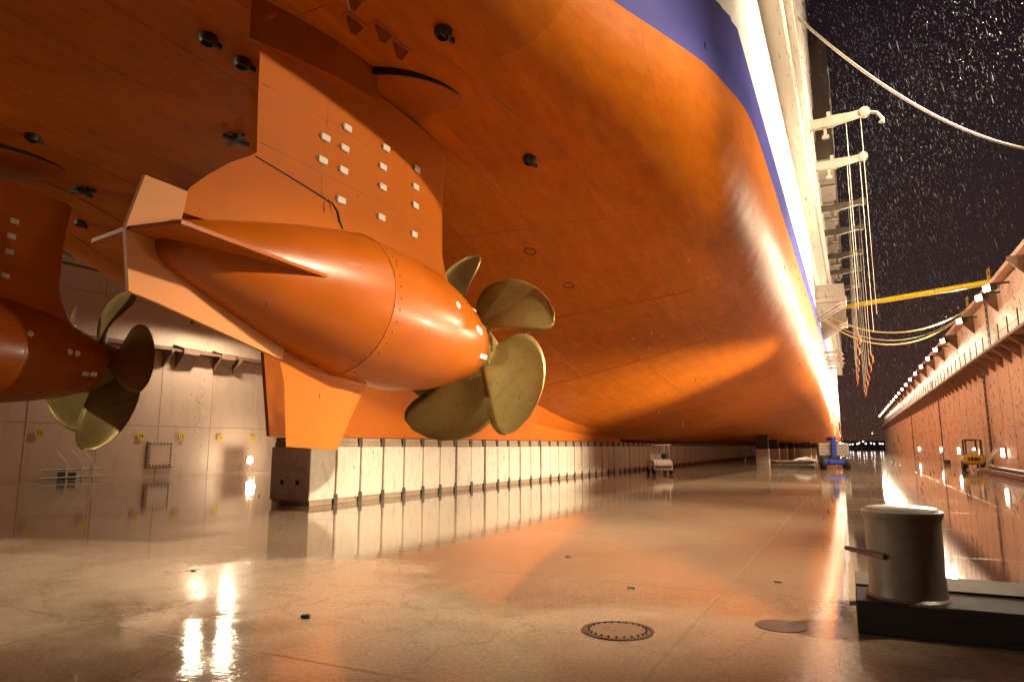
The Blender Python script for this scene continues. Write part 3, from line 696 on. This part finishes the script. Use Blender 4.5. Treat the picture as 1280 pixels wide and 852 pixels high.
# right wall furniture
for k in range(21):
    Y = 41+9.3*k
    MB().prism([(0,9.9),(0,11.2),(-1.0,11.2),(-1.0,11.0)], 'y', Y, Y+0.14).build('coping_bracket', 'rust_steel', rw)
def ladder(Y, z0, z1):
    l_ = MB().box(-0.16, -0.10, Y-0.28, Y-0.22, z0, z1).box(-0.16, -0.10, Y+0.22, Y+0.28, z0, z1).build('ladder', 'dark_steel', rw)
    rm = MB().box(-0.15, -0.11, Y-0.22, Y+0.22, 0, 0.05).mesh('rung', 'cream_paint')
    z = z0+0.3
    while z < z1-0.1: link('rung', rm, l_, (0, 0, z)); z += 0.42
ladder(57.0, 0.1, 7.4); ladder(86, 0.1, 7.4); ladder(126, 0.1, 7.4); ladder(53.5, 7.56, 11.4)
rows_right = [46.4, 49.2, 58.0, 68.5, 74.5, 82, 90, 98.5, 107, 116, 125, 134, 143, 152, 161, 171, 181, 191, 201, 212, 224, 236]
for k, Y in enumerate(rows_right):
    floodlight(XR-0.9, Y, 10.75, 1, 'lit floodlight under the right wall coping, %s from the near end' % ordinal(k+1), 'floodlights along the right dock wall', P_NEAR if k < 4 else P_ROW, True, aim=(-1.0, 0.0, -0.12) if k < 4 else None, turn=24)
for k, (Y, tgt) in enumerate(((12.0, (-6.0, 10.0, 0.0)), (17.0, (-7.5, 17.0, 0.0)), (14.0, (-10.5, 11.0, 3.2)))):
    v_ = Vector(tgt)-Vector((XR-0.4, Y, 13.4))
    f_ = floodlight(XR-0.2, Y, 13.4, 1, 'mast floodlight on the right wall trained on the thrusters, %s back from the picture edge' % ordinal((3, 1, 2)[k]), 'floodlights along the right dock wall', P_STERN*(1.25, 1.45, 0.42)[k], True, aim=v_, cone=(44, 42, 54)[k], blend=(0.9, 0.9, 0.55)[k])
    MB().tube([(0.5,0,-1.7),(0.5,0,0.3)], 0.06, 8).build('mast', 'dark_steel', f_, smooth=True, angle=50)
for k, Y in enumerate((35.0, 22.0)):
    f_ = floodlight(XR+1.6, Y, 24.0, 1, 'high mast lamp above the right wall, %s back from the picture edge' % ordinal(k+1), 'high mast lamps above the right wall', P_MAST*(1.0, 0.6)[k], True, aim=(-12.5, 6.0-2.0*k, -11.5), cone=84, blend=1.0, arm=0.4)
    MB().tube([(0.35,0,ZT-24.0),(0.35,0,0.3)], [0.16,0.08], 10).build('mast', 'grey_steel', f_, smooth=True, angle=50)
for k, (Y, tgt) in enumerate(((36.0, (-14.0, 31.0, 1.6)), (31.0, (-12.0, 14.0, 1.2)), (20.0, (-13.0, 12.5, 0.9)))):
    v_ = Vector(tgt)-Vector((XR-1.4, Y, 3.4))
    f_ = floodlight(XR-1.2, Y, 3.4, 1, 'low stand floodlight at the right wall foot, %s back from the picture edge' % ordinal(k+1), 'stand floodlights at the right wall foot', P_LOW*(0.85, 0.24, 0.05)[k], True, aim=v_, cone=50, blend=1.0, arm=0.15)
    MB().tube([(0.1,0,-3.4),(0.1,0,0.25)], 0.05, 8).build('stand', 'dark_steel', f_, smooth=True, angle=50)
for k, Y in enumerate((52.6, 64, 73.0, 87, 115.3)):
    w_ = thing('bulkhead_lamp', 'small lit lamp low on the right wall, %s from the near end' % ordinal(k+1), 'wall lamp', (XR-0.02, Y, 1.05), group='low lamps on the right wall')
    MB().box(-0.10, 0.0, -0.14, 0.14, -0.06, 0.62).build('backplate', 'grey_steel', w_)
    MB().lathe([(0.02,0.0),(0.10,0.02),(0.10,0.52),(0.02,0.55)], 10, 'z', (-0.17,0,0)).build('lens', 'lens_small', w_, smooth=True, angle=40)
def rack(X, Y, side, label, n=3):
    """fender frame: two rails with cranked uprights"""
    t = thing('rail_frame', label, 'rail frame', (X, Y, 0), group='cranked rail frames at the wall foot')
    d = -side
    MB().tube([(d*0.45,-1.5,0.55),(d*0.45,1.5,0.55)], 0.045, 8).build('upper_rail', 'cream_paint', t, smooth=True, angle=50)
    MB().tube([(d*0.5,-1.5,0.16),(d*0.5,1.5,0.16)], 0.045, 8).build('lower_rail', 'cream_paint', t, smooth=True, angle=50)
    for q in range(n):
        y = -0.30+0.78*q - (0.0 if q < 2 else 0.2)
        MB().tube([(d*0.5,y,0.0),(d*0.46,y,0.85),(d*0.05,y-0.42,1.55)], 0.05, 8).build('upright', 'cream_paint', t, smooth=True, angle=50)
    MB().bbox(-0.25, 0.25, -0.35, 0.35, 0.02, 0.42, 0.04).build('valve_box', 'dark_steel', t)
rack(XL+0.35, 22.0, -1, 'pale rail frame with three bent uprights at the left wall foot')
rack(XR-0.45, 52.6, 1, 'dark rail frame beside the forklift at the right wall foot')
rack(XR-0.45, 80.0, 1, 'rail frame further along the right wall beyond the forklift')
# pipes and kerb along the right wall foot
MB().bbox(XR-1.0, XR-0.10, 30, 56.5, 0.0, 0.28, 0.03).build('wall_kerb', 'rust_steel', None, label='low rusty kerb along the right wall foot', category='kerb')
MB().tube([(XR-0.75,30,0.40),(XR-0.75,54,0.40),(XR-0.75,55.2,0.40)], 0.11, 10).build('service_pipe', 'dark_steel', None, smooth=True, angle=50, label='dark pipe lying on the kerb at the right wall', category='pipe')
# handrail posts on the coping
for k, Y in enumerate((51.0, 60.2)):
    g_ = thing('coping_gate', ('yellow ladder guard on the wall top where the yellow boom lands', 'small yellow guard frame on the wall top below the hoses')[k], 'guard rail', (XR-0.2, Y, ZT))
    for yy in (-0.35, 0.35): MB().box(-0.03,0.03,yy-0.03,yy+0.03,0,1.1).build('post', 'yellow_paint', g_)
    for zz in (0.55, 1.02): MB().box(-0.025,0.025,-0.35,0.35,zz,zz+0.05).build('rail', 'yellow_paint', g_)

# left wall furniture: numbered signs, hatch, small vents, ledge boxes
for k, (Y, z, digit) in enumerate(((20.6,2.40,'12'),(23.25,2.36,'13'),(26.15,2.32,'14'),(28.85,2.30,'15'),(31.7,2.28,'16'),(34.45,2.28,'17'))):
    s_ = thing('number_sign', 'yellow number plate on the left wall, %s from the left' % ordinal(k+1), 'sign', (XL+0.07, Y, z), group='yellow number plates on the left wall')
    MB().bbox(0, 0.03, -0.19, 0.19, -0.19, 0.19, 0.006).build('plate', 'sign_yellow', s_)
    cu = bpy.data.curves.new('number', 'FONT'); cu.body = digit; cu.size = 0.30; cu.align_x = 'CENTER'; cu.align_y = 'CENTER'; cu.extrude = 0.002
    tmp = bpy.data.objects.new('number', cu); col.objects.link(tmp)
    bpy.context.view_layer.update()
    me = bpy.data.meshes.new_from_object(tmp); bpy.data.objects.remove(tmp)
    me.materials.append(MAT['black_print'])
    n_ = link('number', me, s_, (0.034, 0, 0)); n_.rotation_euler = (R(90), 0, R(90))
ht = thing('wall_hatch', 'square bolted hatch cover on the left wall', 'hatch', (XL+0.03, 27.5, 1.25))
MB().bbox(0, 0.05, -0.78, 0.78, -0.72, 0.72, 0.01).build('cover', 'wall_steel', ht)
MB().box(0.001, 0.075, -0.86, -0.785, -0.78, 0.78).box(0.001, 0.075, -0.785, 0.86, -0.80, -0.725).build('frame', 'rust_steel', ht)
bmm = MB().lathe([(0.045,0.05),(0.045,0.09),(0.03,0.1)], 6, 'x').mesh('bolt', 'dark_steel')
for k in range(7):
    q = -0.66+0.22*k
    for p_ in ((q, 0.64), (q, -0.64), (0.70, q*0.9), (-0.70, q*0.9)): link('bolt', bmm, ht, (0, p_[0], p_[1]))
for k, Y in enumerate((28.6, 31.4)):
    f_ = thing('ledge_fender', ('brown fender block on the left wall ledge, nearer the far propeller', 'brown fender block on the left wall ledge behind the falling water')[k], 'fender', (XL+0.06, Y, 7.3))
    MB().prism([(0,0.55),(0.75,0.32),(0.75,0.0),(0.0,-0.9)], 'y', -0.55, 0.55).build('fender_body', 'rust_steel', f_)
    MB().prism([(0.0,0.553),(0.75,0.323),(0.78,0.36),(0.0,0.60)], 'y', -0.7, 0.7).build('top_plate', 'wall_steel', f_)
for k, Y in enumerate((29.0, 30.0, 30.6)):
    v_ = thing('wall_vent', 'tiny dark vent high on the left wall, %s of three' % ordinal(k+1), 'vent', (XL+0.03, Y, 9.4), group='tiny vents high on the left wall')
    MB().box(0, 0.05, -0.14, 0.14, -0.16, 0.16).build('frame', 'wall_steel', v_); MB().box(0.05, 0.056, -0.10, 0.10, -0.03, 0.12).build('opening', 'gap_dark', v_)
# left wall floodlights: middle pair seen as floor reflections; nearest added as fill light
for k, Y in enumerate((-6.0, 28.7, 30.9, 45.0)):
    floodlight(XL+2.0, Y, 9.6, -1, 'unseen left-wall floodlight, %s from the near end' % ordinal(k+1), 'floodlights along the left dock wall', P_LEFT*(8.0 if k == 0 else 1.0), True, aim=(0.8, 0.75, -0.45) if k == 0 else (0.12, 0, -1), cone=110 if k == 0 else 176, blend=0.3, arm=2.0)
# work light standing on the floor by the left wall
wk = thing('work_light', 'bright work light standing on the floor at the left wall', 'work light', (XL+1.5, 33.0, 0))
for a in (90, 210, 330): MB().tube([(0,0,0.62),(0.3*math.cos(R(a)),0.3*math.sin(R(a)),0.0)], 0.02, 6).build('leg', 'dark_steel', wk)
MB().box(-0.13, -0.02, -0.24, 0.24, 0.62, 1.08).build('housing', 'dark_steel', wk)
MB().lathe([(0.02,-0.018),(0.21,-0.015),(0.21,0.02),(0.02,0.06)], 20, 'x', (0,0,0.85)).build('lens', 'work_lens', wk, smooth=True, angle=40)
wL = bpy.data.lights.new('work_lamp', 'POINT'); wL.energy = 260; wL.color = LIGHT_COL; wL.shadow_soft_size = 0.15
link('work_lamp', wL, wk, (0.32, 0, 0.85))

# ------------------------------------------------------------------ boom, ropes, hoses
bo = thing('shore_boom', 'long bright yellow tubular boom spanning from ship side to right dock wall', 'boom', (XR, 50.8, 11.95))
p0, p1 = Vector((0.3,0,0)), Vector((-2.15-XR, 62.2-50.8, 12.95-11.95))
MB().tube([p0, p0.lerp(p1,0.5), p1], [0.19,0.19,0.17], 14).build('tube', 'boom_yellow', bo, smooth=True, angle=50)
MB().bbox(-0.1, 0.7, -0.35, 0.35, -0.23, 0.0, 0.02).build('seat', 'yellow_paint', bo)
MB().lathe([(0.24,-0.06),(0.24,0.06)], 14, 'x', tuple(p1*0.985)).build('end_flange', 'boom_yellow', bo)
def catenary(a, b, sag, n=28):
    a, b = Vector(a), Vector(b); return [a.lerp(b, i/n) - Vector((0,0,sag*4*(i/n)*(1-i/n))) for i in range(n+1)]
MB().tube(catenary((-1.2,31.5,21.4),(12.5,43.0,16.6),2.2), 0.065, 8).build('mooring_rope', 'rope', None, smooth=True, label='pale mooring rope hanging across the night sky from the white ship side', category='rope')
for k, (za, sag, rr, mt) in enumerate(((12.6,1.9,0.06,'hose'),(12.2,2.5,0.06,'hose'),(12.5,2.2,0.03,'rope'))):
    MB().tube(catenary((-1.9,60.0+0.8*k,za),(XR-0.1,58.0+0.9*k,11.75),sag), rr, 7).build('shore_hose' if k < 2 else 'shore_cable', mt, None, smooth=True,
        label=('upper sagging yellow hose between ship and right wall', 'lower sagging yellow hose between ship and right wall', 'thin sagging cable between the two yellow hoses')[k], category='hose' if k < 2 else 'cable')

# ------------------------------------------------------------------ bollard in the right foreground
bl = thing('mooring_bollard', 'worn steel cylindrical bollard on a low dark plinth in the right foreground', 'bollard', (0.37, 7.95, 0))
MB().bbox(-0.46, 2.6, -0.40, 1.15, 0.0, 0.30, 0.012).build('plinth', 'plinth_dark', bl)
MB().bbox(-0.46, 2.6, 0.35, 1.14, 0.301, 0.325, 0.004).build('plinth_plate', 'plinth_top', bl)
MB().lathe([(0.37,0.302),(0.345,0.325),(0.335,0.40),(0.335,1.02),(0.350,1.06),(0.362,1.08),(0.362,1.115),(0.34,1.125),(0.02,1.13)], 48).build('barrel', 'bollard_steel', bl, smooth=True, angle=35)
MB().tube([(-0.52,0.05,0.72),(-0.30,-0.17,0.71),(-0.18,-0.31,0.70)], [0.022,0.028,0.028], 8).build('cross_pin', 'rust_steel', bl, smooth=True, angle=50)
MB().lathe([(0.33,1.131),(0.30,1.15),(0.02,1.155)], 40).build('cap', 'bollard_steel', bl, smooth=True, angle=50)
MB().box(-0.52, -0.455, -0.15, -0.05, 0.20, 0.225).build('plinth_lug', 'rust_steel', bl)

# ------------------------------------------------------------------ manhole, round cover, floor joints, debris
mh = thing('manhole_cover', 'round bolted manhole cover in the wet floor in front', 'manhole cover', (-2.15, 6.62, 0))
MB().lathe([(0.345,0.0),(0.345,0.010),(0.31,0.012),(0.31,0.004)], 48, cap=False).build('frame_ring', 'cover_dark', mh, smooth=True, angle=40)
MB().lathe([(0.30,0.001),(0.298,0.009),(0.02,0.011)], 48).build('lid', 'lid_steel', mh, smooth=True, angle=40)
bb = MB().lathe([(0.012,0.008),(0.012,0.022),(0.008,0.026)], 6).mesh('bolt', 'dark_steel')
for k in range(24): link('bolt', bb, mh, (0.275*math.cos(k*math.pi/12), 0.275*math.sin(k*math.pi/12), 0))
rc = thing('round_cover', 'plain dark round cover plate in the floor left of the bollard', 'cover plate', (-0.77, 7.5, 0))
MB().lathe([(0.24,0.0),(0.238,0.006),(0.02,0.007)], 40).build('lid', 'cover_dark', rc, smooth=True, angle=40)
def joint(a, b, w=0.005):
    a, b = Vector((*a, 0.004)), Vector((*b, 0.004)); s_ = (b-a).cross(Vector((0,0,1))).normalized()*w
    MB().add([a-s_, a+s_, b+s_, b-s_], [(0,1,2,3)]).build('floor_joint', 'joint', fl)
for X in (-31,-25,-19.5,-12.2,-6.9,-1.55,3.6): joint((X,3),(X,150))
for Y in (4.6, 8.9, 13.2, 17.5, 21.8, 26.1, 36, 46, 60, 80): joint((XL+0.2,Y),(XR-0.2,Y), 0.005 if Y < 20 else 0.01)
db = thing('debris', 'small dark scrap lying on the wet floor at lower left', 'debris', (-5.18, 5.67, 0))
MB().bbox(-0.06,0.02,-0.02,0.02,0.0,0.03,0.006).bbox(0.005,0.06,-0.03,0.0,0.0,0.045,0.008).build('scrap', 'rubber', db)
for k, (x, y) in enumerate(((-2.6,8.6),(-1.0,9.8),(-4.2,10.5),(-8.5,7.0))):
    MB().bbox(-0.05,0.04,-0.015,0.02,0.0,0.02,0.004).build('rust_flake', 'rust_steel', None, loc=(x,y,0), label='tiny rust flake on the wet floor, %s of four' % ordinal(k+1), category='debris', group='tiny scraps on the floor')

# ------------------------------------------------------------------ vehicles
def wheel(parent, x, y, r, w, name='wheel'):
    t = MB().lathe([(r*0.62,-w/2),(r*0.93,-w/2),(r,-w*0.3),(r,w*0.3),(r*0.93,w/2),(r*0.62,w/2)], 20, 'x', (x,y,r)).build(name, 'rubber', parent, smooth=True, angle=35)
    MB().lathe([(0.02,-w*0.42),(r*0.6,-w*0.36),(r*0.62,w*0.36),(0.02,w*0.42)], 16, 'x', (x,y,r)).build('rim', 'grey_steel', t, smooth=True, angle=35)
# forklift, rear to the camera
fk = thing('forklift', 'yellow forklift with open overhead guard near the right wall', 'forklift', (7.65, 59.6, 0), R(-4))
MB().bbox(-0.62,0.62,-0.1,0.75,0.45,1.12,0.10).prism([(0.75,0.45),(2.0,0.35),(2.0,0.85),(0.75,1.0)], 'x', -0.58, 0.58).build('body', 'yellow_paint', fk)
MB().bbox(-0.55,0.55,-0.22,-0.09,0.50,1.05,0.06).build('counterweight', 'yellow_paint', fk)
MB().box(-0.34,0.34,-0.235,-0.218,0.70,0.95).build('grille', 'gap_dark', fk)
for x in (-0.22,0,0.22): MB().box(x-0.02,x+0.02,-0.245,-0.236,0.70,0.95).build('grille_bar', 'yellow_paint', fk)
for x in (-0.47, 0.47): wheel(fk, x*1.25, 0.25, 0.32, 0.24)
for x in (-0.47, 0.47): wheel(fk, x*1.25, 1.75, 0.36, 0.26)
gd = MB()
for x in (-0.55, 0.55): gd.tube([(x,0.1,1.0),(x,0.25,2.15)], 0.04, 6).tube([(x,1.7,0.9),(x,1.25,2.15)], 0.04, 6).tube([(x,0.2,2.15),(x,1.3,2.15)], 0.045, 6)
for k in range(6): gd.tube([(-0.55,0.22+0.21*k,2.16),(0.55,0.22+0.21*k,2.16)], 0.035, 6)
gd.build('overhead_guard', 'dark_steel', fk)
MB().bbox(-0.3,0.3,0.35,0.5,1.12,1.45,0.04).bbox(-0.3,0.3,0.5,0.95,1.1,1.22,0.04).build('seat', 'white_paint', fk)
ms = MB()
for x in (-0.32, 0.32): ms.box(x-0.06, x+0.06, 2.02, 2.15, 0.1, 2.25)
ms.box(-0.32,0.32,2.03,2.14,2.12,2.25).box(-0.32,0.32,2.03,2.14,1.0,1.12)
ms.build('mast', 'dark_steel', fk)
for x in (-0.25, 0.25): MB().box(x-0.06,x+0.06,2.16,3.2,0.12,0.18).build('fork', 'dark_steel', fk)
for x in (-0.5, 0.5): MB().box(x-0.06,x+0.06,-0.115,-0.095,1.0,1.09).build('tail_light', 'orange_hook', fk)
# golf cart, front towards the camera's right
gc = thing('golf_cart', 'small white golf cart with flat roof beside the keel blocks', 'golf cart', (-11.2, 43.6, 0), R(207))
MB().bbox(-0.58,0.58,-1.15,1.2,0.26,0.42,0.05).prism([(0.45,0.40),(1.25,0.40),(1.28,0.62),(1.05,0.82),(0.62,0.92),(0.45,0.9)], 'x', -0.56, 0.56).bbox(-0.58,0.58,-1.2,-0.35,0.42,0.72,0.08).build('body', 'white_paint', gc)
MB().bbox(-0.52,0.52,-0.55,0.0,0.73,0.86,0.04).bbox(-0.52,0.52,-0.66,-0.56,0.80,1.22,0.04).build('seat', 'cream_paint', gc)
rf = MB().bbox(-0.60,0.60,-0.95,0.75,1.76,1.84,0.03).build('roof', 'white_paint', gc)
for x in (-0.54, 0.54):
    MB().tube([(x,0.62,0.85),(x,0.42,1.76)], 0.022, 6).build('roof_post', 'white_paint', gc)
    MB().tube([(x,-0.75,0.7),(x,-0.75,1.76)], 0.022, 6).build('roof_post', 'white_paint', gc)
    MB().lathe([(0.02,0),(0.08,0.01),(0.08,0.03)], 12, 'y', (x*0.75,1.255,0.60)).build('headlight', 'anode', gc)
    wheel(gc, x, 0.85, 0.23, 0.16); wheel(gc, x, -0.8, 0.23, 0.16)
MB().tube([(-0.25,0.5,0.9),(-0.25,0.3,1.08)], 0.02, 6).lathe([(0.17,-0.02),(0.19,0.0),(0.17,0.02)], 16, 'y', (-0.25,0.28,1.10)).build('steering_wheel', 'rubber', gc)
MB().bbox(-0.4,0.35,-1.2,-0.7,0.73,1.0,0.03).build('tool_box', 'dark_steel', gc)
MB().box(-0.5,0.5,1.26,1.285,0.44,0.52).build('bumper', 'dark_steel', gc)
# boom lift under the bow end of the hull
bf = thing('boom_lift', 'blue boom lift with pale engine cover under the far hull edge', 'boom lift', (-1.45, 58.6, 0), R(8))
MB().bbox(-0.75,0.75,-0.9,0.9,0.35,0.75,0.06).bbox(-0.5,0.5,-1.15,1.15,0.40,0.62,0.04).build('chassis', 'blue_paint', bf)
for x in (-0.82,0.82):
    for y in (-0.75,0.75): wheel(bf, x, y, 0.42, 0.30)
MB().bbox(-0.35,0.35,-0.5,0.5,0.751,1.0,0.04).build('turntable', 'dark_steel', bf)
MB().bbox(-1.05,1.05,0.05,1.0,1.0,1.95,0.06).build('engine_cover', 'cream_paint', bf)
for zz in (1.25,1.5,1.75): MB().box(-0.95,0.95,0.035,0.051,zz,zz+0.03).build('cover_groove', 'rust_steel', bf)
MB().bbox(-0.17,0.17,-0.35,0.0,0.9,2.15,0.03).build('lower_boom', 'blue_paint', bf)
MB().bbox(-0.13,0.13,-0.30,3.2,2.152,2.42,0.02).build('upper_boom', 'blue_paint', bf)
# pallet stack with sheeting left of the lift
pl = thing('pallet', 'low timber pallet with a white sheet left of the boom lift', 'pallet', (-4.6, 60.5, 0))
for z0 in (0.0, 0.32):
    for k in range(6): MB().box(-1.6+0.55*k, -1.15+0.55*k, -0.7, 0.7, z0+0.20, z0+0.25).build('deck_board', 'timber', pl)
    for y in (-0.6,0,0.6): MB().box(-1.6,1.6,y-0.06,y+0.06,z0+0.004,z0+0.196).build('bearer', 'dark_timber', pl)
sh = MB(); ng = 12
for i in range(ng+1):
    for j in range(ng+1):
        x, y = -0.9+1.8*i/ng, -0.6+1.2*j/ng; sh.v.append((x+0.9, y, 0.60+0.28*math.exp(-(x*x*2.2+y*y*5))+0.03*math.sin(9*x+4*y)))
for i in range(ng):
    for j in range(ng): a = i*(ng+1)+j; sh.f.append((a, a+1, a+ng+2, a+ng+1))
sh.build('sheet', 'white_paint', None, smooth=True, loc=(-4.6,60.5,0), label='crumpled white sheet lying on the pallet by the boom lift', category='sheet')

# ------------------------------------------------------------------ far shore lights
for k in range(26):
    X = -14+1.9*k+random.uniform(-.6,.6); z = 3.2+random.choice((0,0,0.6,1.2,7.5))+random.uniform(-.4,.4)
    MB().lathe([(0.02,-0.4),(0.35,-0.2),(0.4,0.0),(0.35,0.2),(0.02,0.4)], 8).build('shore_lamp', 'town_light', None, loc=(X,520+random.uniform(-40,40),z), label='tiny white lamp on the far shore beyond the dock entrance', category='lamp', group='lamps on the far shore')
MB().box(-400,400,600,640,-1.3,2.0).box(-400,60,640,760,-1.3,6.0).build('far_shore', 'rust_steel', None, kind='structure')

# ------------------------------------------------------------------ rain, drips, sparks
def drops(name, mat, n, gen, ln, wd, lean, label):
    m = MB()
    for _ in range(n):
        p = Vector(gen()); g = random.lognormvariate(0, 0.35); L = ln*g*random.uniform(0.7,1.3); w = wd*g
        d = Vector((lean[0]+random.uniform(-.03,.03), lean[1]+random.uniform(-.03,.03), -1)).normalized()*L
        a = d.orthogonal().normalized()*w; b = d.cross(a).normalized()*w
        m.add([p, p+d*0.6+a, p+d*0.6-a*0.5+b*0.87, p+d*0.6-a*0.5-b*0.87, p+d], [(0,1,2),(0,2,3),(0,3,1),(4,2,1),(4,3,2),(4,1,3)])
    o = m.build(name, mat, None, kind='stuff', label=label, category=name.replace('_', ' '))
def g_rain():
    Y = 12+70*random.random()**1.2; return (random.uniform(-0.9, 12), Y, random.uniform(0.3, 6+Y*0.75))
drops('rain', 'rain', 85000, g_rain, 0.075, 0.0040, (0.16, 0.05), 'falling rain lit against the night sky')
def g_drip():
    Y = 6+16*random.random(); return (CL+fB(Y)+random.uniform(-1.5,0.3), Y, random.uniform(0.5, 10))
drops('hull_drips', 'rain', 260, g_drip, 0.05, 0.006, (0.02, 0.0), 'bright drops falling from the ship side')
def g_fall():
    return (-31+random.gauss(0,0.12), 25.2+random.gauss(0,0.15), random.uniform(0.1, 7.5))
drops('water_trickle', 'rain', 140, g_fall, 0.10, 0.006, (0.0, 0.0), 'thin trickle of water falling from the far hull')
def g_spark():
    t = random.random(); return (-1.9+1.6*t*random.random(), 70+4*random.random(), 5.5-5.0*t)
drops('spark_shower', 'spark', 70, g_spark, 0.16, 0.007, (0.35, 0.0), 'orange welding sparks falling at the far hull edge')
